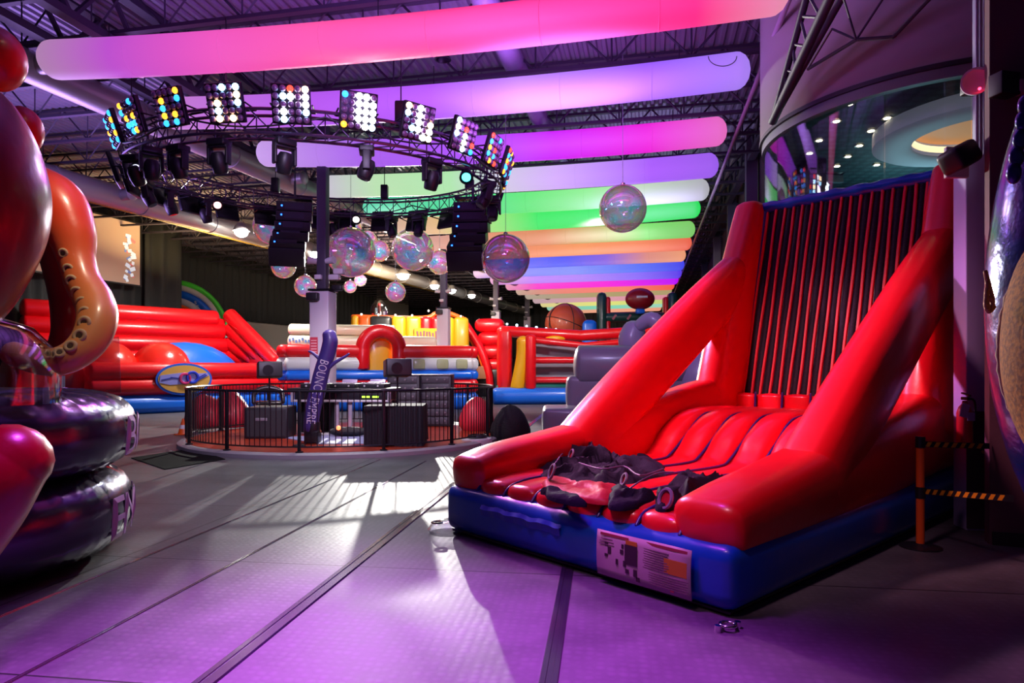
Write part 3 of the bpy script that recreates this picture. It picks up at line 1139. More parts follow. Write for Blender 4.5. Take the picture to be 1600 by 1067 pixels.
def crumple(parent, nm, m, outline, h, seed, z0=.585, fold=4.2):
    """cloth heap whose outline follows the given image points at bed height"""
    poly = [uv2(x, y, z0 + .02) for x, y in outline]
    poly = spline(poly + [poly[0]], 6)[:-1]
    cu, cv = sum(p[0] for p in poly) / len(poly), sum(p[1] for p in poly) / len(poly)
    K = 16
    rows = []
    fa = Vector((math.cos(seed), math.sin(seed), 0))
    for j in range(K + 1):
        f = j / K
        row = []
        for (x, y) in poly:
            px_, py_ = cu + (x - cu) * f, cv + (y - cv) * f
            q_ = Vector((px_, py_, seed))
            ridge = 1 - abs(mnoise.noise(q_ * fold * .8 + Vector((0, 0, 1)))) * 3.2
            ridge2 = 1 - abs(mnoise.noise(Vector((px_ * fold * 2.1, py_ * fold * .9, seed + 5)))) * 3
            zz = h * (max(0, ridge) * .75 + .22 * max(0, ridge2)) * (1 - f ** 5) + .03 * (1 - f ** 6) + .005 * mnoise.noise(q_ * 25)
            dx = .02 * mnoise.noise(q_ * 12)
            row.append(Vector((px_ + dx, py_ + dx, z0 + zz)))
        rows.append(row)
    low = [p + Vector((0, 0, -.03)) for p in rows[-1]]
    return MB().rings(rows[1:] + [low], c1=False).build(nm, m, parent, auto=70)


s1 = thing('sticky_suit', 'crumpled black and red jumpsuit spread across the red bed, the larger one', 'suit', WO, WA, group='hook-fabric suits on the sticky wall')
crumple(s1, 'suit_lining', SRED, [(846, 752), (858, 744), (880, 748), (900, 758), (930, 762), (965, 757), (972, 764), (958, 778), (925, 777), (885, 768), (852, 758)], .05, 4.4)
crumple(s1, 'suit_body', SUIT, [(842, 730), (856, 716), (890, 712), (905, 706), (950, 708), (962, 716), (985, 722), (1012, 716), (1030, 722), (1046, 736), (1020, 748), (990, 757), (965, 760), (935, 764), (900, 754), (865, 746), (848, 742)], .13, 1.3)
crumple(s1, 'suit_leg', SUIT, [(955, 766), (975, 758), (985, 766), (1010, 776), (1030, 774), (1005, 782), (975, 788), (950, 784)], .07, 7.4)
crumple(s1, 'suit_leg', SUIT, [(846, 762), (870, 764), (905, 776), (915, 782), (890, 780), (862, 772)], .04, 9.4)
crumple(s1, 'suit_collar', SUIT, [(880, 712), (900, 700), (935, 698), (952, 706), (955, 716), (930, 712), (905, 714)], .14, 3.3, z0=.66)
for (x, y, r_) in ((862, 733, .055), (892, 708, .05), (975, 745, .04)):
    c_ = Vector((*uv2(x, y, .72), .70))
    M_ = Vector((-.5, -.8, .35)).to_track_quat('Z', 'Y').to_matrix()
    MB().torus(c_, r_ * 1.2, .012, seg=20, sg=6, M=M_).build('cuff_piping', SPIP, s1)
    MB().lathe(c_, [(.01, -.01), (r_ * 1.15, -.01), (r_ * 1.2, .01)], seg=16, M=M_).build('cuff_lining', SRED, s1)
for pxs in ([(905, 715), (940, 728), (975, 724), (1000, 738), (1035, 728)], [(985, 752), (1005, 744), (1030, 734), (1052, 733)], [(868, 715), (885, 700), (915, 696)]):
    MB().sweep([(*uv2(x, y, .74), .715 if k_ else .69, .007) for k_, (x, y) in enumerate(pxs)], seg=6, sub=4).build('suit_piping', SPIP, s1)
s2 = thing('sticky_suit', 'smaller crumpled black and red suit near the front right bolster', 'suit', WO, WA, group='hook-fabric suits on the sticky wall')
crumple(s2, 'suit_lining', SRED, [(1070, 780), (1090, 772), (1115, 762), (1128, 768), (1110, 782), (1080, 790)], .06, 14.4)
crumple(s2, 'suit_body', SUIT, [(1022, 775), (1032, 762), (1050, 754), (1062, 744), (1085, 748), (1100, 756), (1135, 758), (1158, 756), (1130, 768), (1100, 774), (1075, 782), (1050, 792), (1026, 790)], .14, 11.3)
c_ = Vector((*uv2(1040, 779, .66), .66))
M_ = Vector((-.3, -.9, .3)).to_track_quat('Z', 'Y').to_matrix()
MB().torus(c_, .07, .014, seg=20, sg=6, M=M_).build('cuff_piping', SPIP, s2)
MB().lathe(c_, [(.01, -.01), (.066, -.01), (.07, .01)], seg=16, M=M_).build('cuff_lining', SRED, s2)

# ================================================================ GLOWING TUBES
def tube_mat(i, cols, L, es=.84):
    m = bpy.data.materials.new('glow_tube_fabric')
    m.use_nodes = True
    nt = m.node_tree
    b = nt.nodes['Principled BSDF']
    b.inputs['Roughness'].default_value = .6
    tc = nt.nodes.new('ShaderNodeTexCoord')
    sx = nt.nodes.new('ShaderNodeSeparateXYZ')
    mr = nt.nodes.new('ShaderNodeMapRange')
    mr.inputs[1].default_value = -L / 2
    mr.inputs[2].default_value = L / 2
    cr = nt.nodes.new('ShaderNodeValToRGB')
    e = cr.color_ramp
    while len(e.elements) > 1:
        e.elements.remove(e.elements[0])
    e.elements[0].position = cols[0][0]
    e.elements[0].color = (*lin(cols[0][1]), 1)
    for p, c in cols[1:]:
        x = e.elements.new(p)
        x.color = (*lin(c), 1)
    nt.links.new(tc.outputs['Object'], sx.inputs[0])
    nt.links.new(sx.outputs[0], mr.inputs[0])
    nt.links.new(mr.outputs[0], cr.inputs[0])
    nt.links.new(cr.outputs[0], b.inputs['Emission Color'])
    b.inputs['Emission Strength'].default_value = es
    b.inputs['Base Color'].default_value = (.2, .2, .2, 1)
    return m


TZ = 5.4  # height above the lens
TUB = [
    ((75, 480), (1225, 590), [(0, '#b185b0'), (.12, '#c050d0'), (.28, '#f455bb'), (.42, '#ff4f98'), (.58, '#ff2a66'), (.75, '#ff0a6c'), (.9, '#ff1070'), (1, '#e890b0')], 'nearest and widest glowing tube, pink to red, running off the top edge'),
    ((262, 397), (1165, 465), [(0, '#c880d0'), (.3, '#b458f0'), (.5, '#b458ff'), (.65, '#c088ff'), (.85, '#9258ff'), (1, '#a27cf0')], 'second glowing tube from the front, lavender with a blue-violet right end'),
    ((408, 335), (1130, 370), [(0, '#c8a0e8'), (.25, '#a862ee'), (.5, '#b050ff'), (.66, '#d010f8'), (.85, '#f010d8'), (1, '#e86cc0')], 'magenta glowing tube, third from the front'),
    ((510, 283), (1118, 317), [(0, '#c9bfd0'), (.15, '#bfe8b4'), (.35, '#b4eeb0'), (.48, '#d6d2e8'), (.62, '#d8b4ff'), (.85, '#aa60ff'), (1, '#9d60f0')], 'glowing tube green on the left and violet on the right, fourth from the front'),
    ((572, 250), (1104, 279), [(0, '#58d8b0'), (.25, '#50e0a0'), (.5, '#68f080'), (.68, '#98f898'), (.82, '#c8e0c0'), (1, '#b0b0b8')], 'mint green glowing tube fading to grey at its right end'),
    ((622, 221), (1091, 250), [(0, '#d8b098'), (.15, '#e8bc88'), (.32, '#b0e888'), (.5, '#40f068'), (.8, '#30f060'), (1, '#20e058')], 'vivid green glowing tube with a peach left end'),
    ((652, 193), (1083, 217), [(0, '#d8a8a0'), (.3, '#e89878'), (.5, '#e08858'), (.7, '#c0b868'), (.85, '#80e870'), (1, '#80cc68')], 'glowing tube orange on the left and light green on the right'),
    ((682, 176), (1078, 196), [(0, '#d8a8b0'), (.3, '#f09070'), (.6, '#ffa068'), (.8, '#ff9068'), (1, '#f06850')], 'glowing tube that is orange along its whole length'),
    ((715, 161), (1069, 177), [(0, '#c0a0d8'), (.25, '#6070ff'), (.5, '#5060ff'), (.68, '#8868e8'), (.85, '#e09088'), (1, '#f0a078')], 'glowing tube blue on the left and peach on the right'),
    ((742, 149), (1067, 162), [(0, '#c090d0'), (.25, '#8088ff'), (.5, '#8898ff'), (.8, '#5c78ff'), (1, '#4448f0')], 'periwinkle blue glowing tube, tenth from the front'),
    ((768, 138), (1063, 149), [(0, '#d890c8'), (.25, '#c080ff'), (.5, '#b488ff'), (.8, '#9070ff'), (1, '#6040f0')], 'soft violet glowing tube below the blue one'),
    ((792, 129), (1058, 139), [(0, '#e090b0'), (.2, '#ff30d0'), (.6, '#ff20e0'), (1, '#c010ff')], 'hot magenta glowing tube far back'),
    ((808, 121), (1052, 130), [(0, '#c0a090'), (.3, '#f08878'), (.7, '#ff8070'), (1, '#f86048')], 'salmon glowing tube far back'),
    ((822, 114), (1048, 122), [(0, '#b0a090'), (.5, '#b0a070'), (1, '#b0a070')], 'dull olive glowing tube far back'),
    ((834, 107), (1044, 114), [(0, '#c0a0a8'), (.5, '#e0a0b0'), (1, '#e090a0')], 'dusty pink glowing tube far back'),
    ((846, 101), (1040, 107), [(0, '#e0d090'), (.5, '#e8e880'), (1, '#c8d880')], 'pale yellow glowing tube far back'),
    ((856, 95), (1036, 101), [(0, '#90c8b0'), (.5, '#80d8b8'), (1, '#a0d8c0')], 'pale aqua glowing tube far back'),
    ((866, 90), (1032, 95), [(0, '#e0a888'), (.5, '#f8a888'), (1, '#f0a080')], 'farthest glowing tube, pale orange'),
]
for i, ((xl, hl), (xr, hr), cols, lab) in enumerate(TUB):
    Dl, Dr = TZ * F / hl, TZ * F / hr
    a = Vector(((xl - CX) / F * Dl, Dl, 0))
    b = Vector(((xr - CX) / F * Dr, Dr, 0))
    c = (a + b) / 2
    d = b - a
    L = d.length
    r = .325
    o = thing('glowing_tube', lab, 'light tube', (c.x, c.y, CAMZ + TZ), math.atan2(d.y, d.x), group='coloured glowing ceiling tubes')
    m = tube_mat(i, cols, L)
    sag = .16 if i < 3 else (.1 if i < 6 else 0)
    n = 24
    pts = []
    for k in range(n + 1):
        t = -1 + 2 * k / n
        pts.append((t * (L / 2 - r * .5), 0, -sag * (1 - t * t), r))
    MB().sweep(pts, seg=28, sub=1, cap=.75).build('tube_skin', m, o)
    nseam = int(L / 1.6)
    mm = tube_mat(i, cols, L, .71)
    for k in range(1, nseam):
        t = -1 + 2 * k / nseam
        if i < 10:
            MB().torus((t * L / 2, 0, -sag * (1 - t * t)), r * 1.002, .006, seg=28, sg=4, M=Matrix.Rotation(PI / 2, 3, 'Y')).build('tube_seam', mm, o)
    for k in (-.8, 0, .8):
        MB().cyl((k * L / 2, 0, r - sag * (1 - k * k)), (k * L / 2, 0, ZB - CAMZ - TZ + .05), .01, seg=5).build('hanging_wire', BLK, o)
# loop of cable over the second tube's right end
q = MB()
pts = []
for k in range(13):
    a = PI + PI * k / 12
    p = P(1129, 90, 11.66)
    pts.append((p.x + .25 * math.cos(a), p.y, p.z + .17 * math.sin(a) + .02, .008))
tag(q.sweep(pts, seg=6, sub=2).build('hanging_cable', BLK), 'thin dark cable loop hanging at the right end of the lavender tube', 'cable')

# ================================================================ RING TRUSS
RC0 = Vector((-4.2, 14.9, 0))
NN = Vector((4.2, -14.9, 0)).normalized()
RT = Vector((-NN.y, NN.x, 0))
RR = 3.8


def rp(phi, dr=0, dz=0):
    """phi 0 = the point of the ring nearest the lens, positive to the right (degrees)"""
    a = math.radians(phi)
    p = RC0 + (NN * math.cos(a) + RT * math.sin(a)) * (RR + dr)
    p.z = 5.7 - .22 * math.cos(a) + dz
    return p


ring = thing('ring_truss', 'large round metal lighting truss hanging above the round stage', 'truss', (RC0.x, RC0.y, 5.8))
ch = []
for (dr, dz) in ((-.16, 0), (.16, 0), (-.16, .4), (.16, .4)):
    q = MB()
    n = 72
    rr = []
    for i in range(n + 1):
        c = rp(i * 360 / n, dr, dz)
        rad = (c - RC0)
        rad.z = 0
        rad.normalize()
        rr.append([c + rad * .028 * math.cos(2 * PI * j / 6) + Vector((0, 0, .028 * math.sin(2 * PI * j / 6))) for j in range(6)])
    q.rings(rr, c0=False, c1=False).build('truss_chord', TRUSS, ring, world=True)
q = MB()
for i in range(60):
    a, b = i * 6, i * 6 + 6
    q.cyl(rp(a, -.16, 0), rp(b, -.16, .4), .012, seg=5)
    q.cyl(rp(a, .16, .4), rp(b, .16, 0), .012, seg=5)
    q.cyl(rp(a, -.16, 0), rp(b, .16, 0), .012, seg=5)
    q.cyl(rp(a, -.16, .4), rp(a, .16, .4), .012, seg=5)
    q.cyl(rp(a, -.16, 0), rp(a, -.16, .4), .012, seg=5)
q.build('truss_lacing', TRUSS, ring, world=True)
for a in (20, 65, 110, 155, 200, 245, 290, 335):
    p = rp(a, 0, .4)
    MB().cyl(p, Vector((p.x, p.y, ZB)), .012, seg=5).build('hoist_chain', BLK, ring, world=True)
    MB().rbox(p + Vector((0, 0, .25)), (.2, .2, .4), .03, n=1).build('chain_hoist', BLKM, ring, world=True)
for k in range(10):
    a0_ = k * 36
    pts = []
    for j in range(7):
        c = rp(a0_ + j * 6, .2, .3 - .22 * math.sin(PI * j / 6) ** 1.0)
        pts.append((*c, .016))
    MB().sweep(pts, seg=6, sub=2).build('draped_cable', BLK, ring, world=True)

# LED panels
OFFM = mat('unlit_lens', '#7a5f7e', .25, coat=.5)
LM = {'B': mat('blue_lens', (.05, .35, 1), .3, emit=(.03, .36, 1), es=2.2), 'A': mat('amber_lens', (1, .4, .03), .3, emit=(1, .38, .03), es=2.2), 'R': mat('red_lens', (1, .06, .02), .3, emit=(1, .06, .03), es=2.2),
      'W': mat('white_lens', (1, .95, 1), .3, emit=(.85, .9, 1), es=26), 'H': mat('hot_amber_lens', (1, .7, .4), .3, emit=(1, .62, .3), es=14), 'C': mat('hot_blue_lens', (.5, .8, 1), .3, emit=(.35, .7, 1), es=12), '.': OFFM}
PAT = ['B...B B...A A...B B...A B...B'.split(),
       'A..B. B.... .A.A. .BBB. ..BA.'.split(),
       '....A .A..B .B... .A.A. .B.B.'.split(),
       '..C.C ....H .H..C .C... .H.H.'.split(),
       '..R.H .CW.W ....W .W..C .C...'.split(),
       'B.WW. ..WWW ..WWW ..WWW A..WC'.split(),
       'H.W.. C.W.. ..W.H .CW.W ...WH'.split(),
       'C.... H.R.. C.C.. ..H.R ..C.B'.split(),
       'R..B. B.... A.R.. B.B.. .A.R.'.split(),
       'R.A.. B.B.. AR... BB... A.B..'.split()]
PAT.append('A..B. .BA.. B..R. .A.B. B..A.'.split())
PL = ['leftmost, edge-on LED panel on the lighting ring, mostly blue', 'second LED panel from the left on the lighting ring', 'third LED panel from the left, orange and blue lamps', 'fourth LED panel from the left, with a flaring blue lamp at its top corner',
      'LED panel left of the brightest one, white and red lamps', 'brightest white-hot LED panel at the middle of the lighting ring', 'LED panel just right of the brightest one', 'LED panel with blue, white and red lamps right of the middle',
      'fourth LED panel from the right end of the near rim, red and blue lamps', 'third LED panel from the right end of the near rim, narrow from this side', 'rightmost, edge-on LED panel on the near rim of the lighting ring']
PS = .62


def panel(phi, pat, lab, bulbs=True):
    a = math.radians(phi)
    outw = NN * math.cos(a) + RT * math.sin(a)
    tilt = math.radians(18)
    nrm = (outw * math.cos(tilt) - Vector((0, 0, 1)) * math.sin(tilt))
    x = Vector((0, 0, 1)).cross(nrm).normalized()
    y = nrm.cross(x)
    M = Matrix((x, y, nrm)).transposed()
    near = bulbs
    p = rp(phi, .34, .42 if near else -.12)
    o = thing('led_panel', lab, 'stage light', p, M=M, group='LED panels around the lighting ring')
    MB().rbox((0, 0, -.05), (PS, PS, .09), .02, n=1).build('panel_housing', BLKM, o)
    MB().cyl((-PS / 2 - .02, 0, -.05), (-PS / 2 - .02, -.1, -.4), .015, seg=6).cyl((PS / 2 + .02, 0, -.05), (PS / 2 + .02, -.1, -.4), .015, seg=6).cyl((-PS / 2 - .02, -.1, -.4), (PS / 2 + .02, -.1, -.4), .02, seg=6).build('yoke', BLKM, o)
    if bulbs:
        for r in range(5):
            for c in range(5):
                k = pat[r][c]
                px = (c - 2) * PS * .19
                py = (2 - r) * PS * .19
                me = BM.get(k)
                if me is None:
                    t = MB().lathe((0, 0, 0), [(.055, 0), (.052, .018), (.04, .032), (.02, .04), (.003, .042)], seg=10).build('lamp_lens', LM[k], o)
                    BM[k] = t.data
                    t.location = (px, py, 0)
                else:
                    t = bpy.data.objects.new('lamp_lens', me)
                    COL.objects.link(t)
                    t.parent = o
                    t.location = (px, py, 0)
    return o


BM = {}
for i in range(11):
    panel(-67.5 + 15 * i, PAT[i], PL[i])
ORD = ['first', 'second', 'third', 'fourth', 'fifth', 'sixth', 'seventh', 'eighth', 'ninth', 'tenth', 'eleventh', 'twelfth', 'thirteenth']
for i in range(13):
    panel(-82.5 - 15 * i, None, 'dark back of a far-rim LED panel, %s counted from the left' % ORD[i], bulbs=False)
# light the panels shed before the stage
for ph, colr, pw in ((-27, (.8, .4, 1), 90), (9, (.75, .5, 1), 130), (27, (1, .5, .9), 120)):
    p = rp(ph, .75, .1)
    a = math.radians(ph)
    lamp('SPOT', p, p + (NN * math.cos(a) + RT * math.sin(a)) * 3 + Vector((0, 0, -2.5)), pw, colr, .25, 110, .8)

# moving heads
mh0 = None


def moving_head(phi, dr, rot, lab, tilt=0, lit=None, s=1.0, dz=0):
    global mh0
    p = rp(phi, dr, -.05 + dz)
    if lit is None and mh0 is not None and abs(s - 1) < 1e-6:
        o = dup(mh0, p, (math.radians(tilt), 0, rot), lab)
        return o
    o = thing('moving_head_light', lab, 'stage light', p, rot, group='moving-head lights on the ring')
    MB().rbox((0, 0, -.06), (.34 * s, .26 * s, .12 * s), .03, n=1).build('base', BLK, o)
    y = MB()
    for sx in (-1, 1):
        y.rbox((sx * .17 * s, 0, -.26 * s), (.05 * s, .14 * s, .34 * s), .02, n=1)
    y.rbox((0, 0, -.13 * s), (.36 * s, .16 * s, .06 * s), .02, n=1)
    y.build('yoke', BLK, o)
    h = MB().lathe((0, 0, -.38 * s), [(.02, .17 * s), (.09 * s, .16 * s), (.13 * s, .08 * s), (.135 * s, -.05 * s), (.12 * s, -.17 * s), (.10 * s, -.19 * s), (.02, -.19 * s)], seg=16, M=Matrix.Rotation(.35, 3, 'X'))
    hd = h.build('head', BLK, o)
    MB().lathe(Matrix.Rotation(.35, 3, 'X') @ Vector((0, 0, -.195 * s)) + Vector((0, 0, -.38 * s)), [(.01, 0), (.085 * s, 0), (.085 * s, .01)], seg=14, M=Matrix.Rotation(.35, 3, 'X')).build('lens', lit or mat('dark_lens', (.05, .03, .08), .1), hd)
    if lit is None and mh0 is None:
        mh0 = o
    if tilt:
        o.rotation_euler = (math.radians(tilt), 0, rot)
    return o


for k, (ph, dr, tl, nm) in enumerate([(-27, .0, 0, 'hanging before the left end of the third tube'), (-10, .0, 0, 'below the left-centre LED panels, over the lavender tube'), (10.5, .0, 0, 'hanging centrally below the brightest panel'), (30, .0, 0, 'hanging right of centre below the near rim'),
                                   (-62, .1, 20, 'outermost at the left of the ring'), (-52, 0, -10, 'second in from the left of the ring'), (-42, -.1, 0, 'third in from the left of the ring'),
                                   (62, 0, 15, 'under the right end of the near rim'), (84, 0, 0, 'at the right end of the ring'),
                                   (-98, 0, 10, 'at the left end of the far rim'), (-114, 0, 0, 'second on the far rim from the left'), (-131, 0, 0, 'over the iridescent ball at the left'),
                                   (-166, 0, 0, 'in front of the column on the far rim'), (177, 0, 0, 'on the far rim just right of the column'), (152, 0, 0, 'on the far rim left of the right speaker stack'), (139, 0, 0, 'on the far rim next to the right speaker stack'), (112, 0, 0, 'on the far rim right of the right speaker stack')]):
    moving_head(ph, dr, math.atan2(NN.y, NN.x) + math.radians(ph + 90 + 37 * (k % 3)), 'black moving-head light ' + nm, tl, s=1.0 if k else 1.0)
for (ph, colr, nm) in ((-135, (1, .45, .5), 'lit pinkish par light on the left of the far rim'), (167, (1, .8, .85), 'lit white par light on the far rim right of the column'), (47, (.1, .9, 1), 'lit cyan par light under the right part of the near rim'), (-74, (.7, .75, 1), 'lit pale violet par light at the left edge of the ring')):
    p = rp(ph, -.1, -.12)
    o = thing('par_light', nm, 'stage light', p, 0, group='par lights on the ring')
    d = (Vector((0, 0, CAMZ)) - p).normalized()
    M = (d + Vector((0, 0, -.5))).normalized().to_track_quat('Z', 'Y').to_matrix()
    MB().lathe((0, 0, 0), [(.03, -.2), (.1, -.18), (.13, 0), (.14, .1), (.125, .1)], seg=16, M=M).build('lamp_can', BLKM, o)
    MB().lathe(M @ Vector((0, 0, .06)), [(.005, 0), (.09, 0), (.09, .01)], seg=16, M=M).build('lamp_lens', mat('par_lens', colr, .3, emit=colr, es=3), o)
    MB().cyl((0, 0, .0), (0, 0, .2), .02, seg=6).build('clamp', BLKM, o)

# line arrays
BLED = mat('blue_led', (.1, .3, 1), .3, emit=(.02, .16, 1), es=4)
for (px, D, yaw, lab) in ((461, 18.0, .25, 'curved stack of hanging black speakers left of the column'), (739, 16.9, -.12, 'curved stack of hanging black speakers in front of the peach tubes')):
    p = P(px, 300, D)
    o = thing('line_array', lab, 'speaker', (p.x, p.y, 4.5), yaw, group='hanging speaker stacks')
    z = P(px, 318, D).z - 4.5
    y = 0
    sgn = 1
    MB().box((0, 0, z + .12), (.9, .3, .05)).box((0, 0, z + .35), (.06, .06, .5)).build('rigging_bumper', BLKM, o, smooth=False)
    for k in range(5):
        th = .06 * k + .02 * k * k
        M = Matrix.Rotation(th, 3, 'X')
        bx = MB().rbox((-.02 * k * k * .6, y, z - .13), (.92, .5, .25), .015, n=1, M=M).build('speaker_box', BLK, o)
        MB().box((-.32 - .012 * k * k, y - .26, z - .13), (.04, .02, .04)).build('status_led', BLED, bx, smooth=False)
        MB().box((-.012 * k * k, y - .256, z - .13), (.5, .008, .16), M=M).build('speaker_grille', mat('grille', (.03, .025, .05), .6), bx, smooth=False)
        z -= .245 * math.cos(th)
        y += .245 * math.sin(th) * .6
    MB().rbox((-.22, y + .05, z - .22), (.92, .6, .5), .02, n=1, M=Matrix.Rotation(.35, 3, 'X')).build('bass_box', BLK, o)
    MB().cyl((0, 0, P(px, 318, D).z - 4.5 + .3), (0, 0, 8.38 - 4.5), .015, seg=5).build('hoist_chain', BLK, o)

# ================================================================ IRIDESCENT BALLS
BALLS = [(548, 394, 39, 18.5, 'largest iridescent ball right of the column, below the lighting ring'), (538, 352, 27, 21.5, 'iridescent ball half hidden above and behind the largest one'),
         (592, 392, 17, 24.0, 'small iridescent ball just right of the largest one'), (574, 375, 15, 25, 'small iridescent ball peeking above the right shoulder of the largest one'), (645, 390, 33, 19.8, 'second large iridescent ball beside the bright flood light'), (687, 410, 19, 23.5, 'iridescent ball right of the flood light, before a column'),
         (790, 404, 38, 14.9, 'big iridescent ball right of the right speaker stack'), (973, 326, 37, 14.0, 'iridescent ball alone at the right against the green tubes'), (424, 354, 28, 19.6, 'pink-sheened ball at the left behind the speaker stack'),
         (443, 416, 19, 22, 'iridescent ball under the left speaker stack'), (477, 447, 17, 22.5, 'iridescent ball touching the left edge of the column'), (547, 448, 10, 28, 'smallest iridescent ball in front of the black drape'),
         (563, 438, 9.5, 30, 'tiny iridescent ball behind the smallest pair'), (618, 456, 16, 22.5, 'iridescent ball directly below the flood light')]
for px, py, r_, D, lab in BALLS:
    p = P(px, py, D)
    R = r_ * D / F
    o = thing('iridescent_ball', lab, 'ball', p, random.random() * 6, group='iridescent hanging balls')
    MB().sph((0, 0, 0), R, 32).build('ball_skin', BUBBLE, o)
    MB().cyl((0, 0, R * .97), (0, 0, 8.38 - p.z), .006, seg=5).build('hanging_wire', mat('wire', (.3, .3, .35), .5), o)
    MB().lathe((0, 0, R * .97), [(.05, 0), (.05, .05), (.02, .07)], seg=10).build('ball_cap', CHR, o)

# floods and high-bay lamps
FL = mat('flood_lens', (1, 1, 1), .4, emit=(1, .97, .88), es=40)
for px, py, D, lab, s_ in ((630, 429, 35.3, 'dazzling white flood light between the hanging balls', 1.3), (377, 361, 24.5, 'high-bay lamp under the left duct', 1), (491, 395, 30, 'high-bay lamp just left of the column', 1), (679, 446, 38, 'high-bay lamp left of the second column, far back', 1),
                           (706, 453, 41, 'high-bay lamp right of the second column', 1), (737, 461, 45, 'farthest high-bay lamp, above the black drape', 1)):
    p = P(px, py, D)
    o = thing('high_bay_lamp', lab, 'ceiling lamp', p, group='white high-bay lamps')
    MB().lathe((0, 0, 0), [(.05, .3), (.16, .28), (.3 * s_, .02), (.31 * s_, 0), (.28 * s_, 0), (.13, .22)], seg=20).build('reflector', DUCT, o)
    MB().sph((0, 0, -.05), .24 * s_, 16, sc=(1, 1, .75)).build('lamp_lens', FL, o)
    MB().cyl((0, 0, .28), (0, 0, 8.38 - p.z), .015, seg=5).build('lamp_cord', BLK, o)
p = P(692, 92, 13.4)
o = thing('pendant_lamp', 'unlit dark dome lamp between the first two glowing tubes', 'ceiling lamp', p)
MB().lathe((0, 0, 0), [(.03, .14), (.08, .13), (.16, 0), (.17, -.02), (.14, -.02)], seg=20).build('lamp_shade', BLKM, o)
MB().cyl((0, 0, .12), (0, 0, 8.38 - p.z), .01, seg=5).build('lamp_cord', BLK, o)

# ================================================================ ROUND STAGE
SX0, SY0, SR = -3.74, 15.04, 3.3
st = thing('round_stage', 'low round stage with a red-orange floor and grey rim', 'stage', (SX0, SY0, 0))
MB().lathe((0, 0, 0), [(SR + .16, 0), (SR + .16, .07), (SR + .1, .1), (SR - .02, .1), (SR - .02, 0)], seg=96).build('stage_rim', mat('grey_rim', '#8d8a90', .5), st)
MB().lathe((0, 0, 0), [(.01, .105), (SR - .01, .105), (SR - .01, .06)], seg=96).build('stage_floor', mat('stage_floor', '#a0361c', .28, bump=(2, .05), mix=('#7a2816', .4, .65)), st)
rl = thing('railing', 'circular black metal railing around the round stage', 'railing', (SX0, SY0, .1))
NP = 14
for k in range(NP):
    a = 2 * PI * k / NP + .215
    x, y = SR * math.cos(a), SR * math.sin(a)
    MB().rbox((x, y, .55), (.055, .055, 1.1), .01, n=1, rz=a).lathe((x, y, 0), [(.01, .0), (.07, 0), (.07, .02), (.03, .03)], seg=10).build('post', BLKM, rl)
    q = MB()
    for j in range(1, 14):
        b = a + 2 * PI / NP * j / 14
        q.cyl((SR * math.cos(b), SR * math.sin(b), .1), (SR * math.cos(b), SR * math.sin(b), 1.08), .0085, seg=5)
    for z, r in ((.1, .016), (1.09, .024)):
        q.torus((0, 0, z), SR, r, seg=12, sg=6, a0=a, a1=a + 2 * PI / NP)
    q.build('railing_panel', BLKM, rl)


def at_floor(px, py, z=0.):
    D = (CAMZ - z) * F / (py - HY)
    return Vector(((px - CX) / F * D, D, z))


ZS = .107
# blue-grey mat pieces on the stage
for pts, lab in (([(440, 684), (560, 676), (618, 684), (600, 694), (500, 694)], 'pale blue-grey mat on the stage floor under the mixing table'),):
    v = [at_floor(x, y, ZS) for x, y in pts]
    q = MB()
    q.prism([(p.x, p.y) for p in v][::-1], .012, Matrix.Identity(3), (0, 0, ZS))
    tag(q.build('floor_mat', mat('stage_mat', '#7d84a6', .6), smooth=False), lab, 'mat')
v = [at_floor(x, y) for x, y in [(205, 716), (302, 701), (352, 718), (258, 734)]]
tag(MB().prism([(p.x, p.y) for p in v][::-1], .012, Matrix.Identity(3)).build('entrance_mat', mat('black_mat', (.012, .012, .013), 1.0, bump=(80, .4, .01), spec=.05), smooth=False), 'black rubber mat on the floor at the left foot of the round stage', 'mat')

# mixing table
p = P(540, 600, 14.9)
tb = thing('mixing_table', 'silver-framed DJ rack table with open legs at the middle of the round stage', 'table', (p.x, p.y, ZS), -.06)
fr = MB()
for z in (1.0, .77):
    for y in (-.35, .35):
        fr.rbox((0, y, z), (2.2, .05, .05), .01, n=1)
for x in (-1.08, 1.08):
    for y in (-.35, .35):
        fr.rbox((x, y, .885), (.07, .07, .28), .01, n=1)
fr.build('rack_frame', SILV, tb)
MB().rbox((0, 0, 1.03), (2.35, .85, .04), .01, n=1).build('tabletop', BLK, tb)
MB().rbox((0, .02, .885), (2.1, .66, .2), .01, n=1).build('rack_unit', BLK, tb)
q = MB()
for x in (.5, .6, .72, .8):
    q.box((x, -.315, .86), (.07, .01, .035))
q.build('green_display', mat('green_display', (.3, .8, .05), .4, emit=(.45, 1, .05), es=3), tb, smooth=False)
for x in (-.13, .17):
    MB().rbox((x, -.2, .4), (.09, .06, .78), .01, n=1).build('leg', SILV, tb)
MB().rbox((.02, -.2, .03), (1.5, .5, .05), .01, n=1).build('foot_plate', SILV, tb)
for x0_, x1_ in ((-1.12, -.3), (.35, 1.12)):
    rows = []
    for z in (.76, .4, .03):
        rows.append([Vector((x0_ + (x1_ - x0_) * i / 24, .12 + .03 * math.sin(i * 1.1), z)) for i in range(25)])
    dd = MB().rings(rows + [[p_ + Vector((0, .03, 0)) for p_ in r] for r in rows[::-1]], close=False, c0=False, c1=False)
    dd.build('side_drape', BCLOTH, tb)
WHP = mat('white_knob', '#b8b0c0', .5)
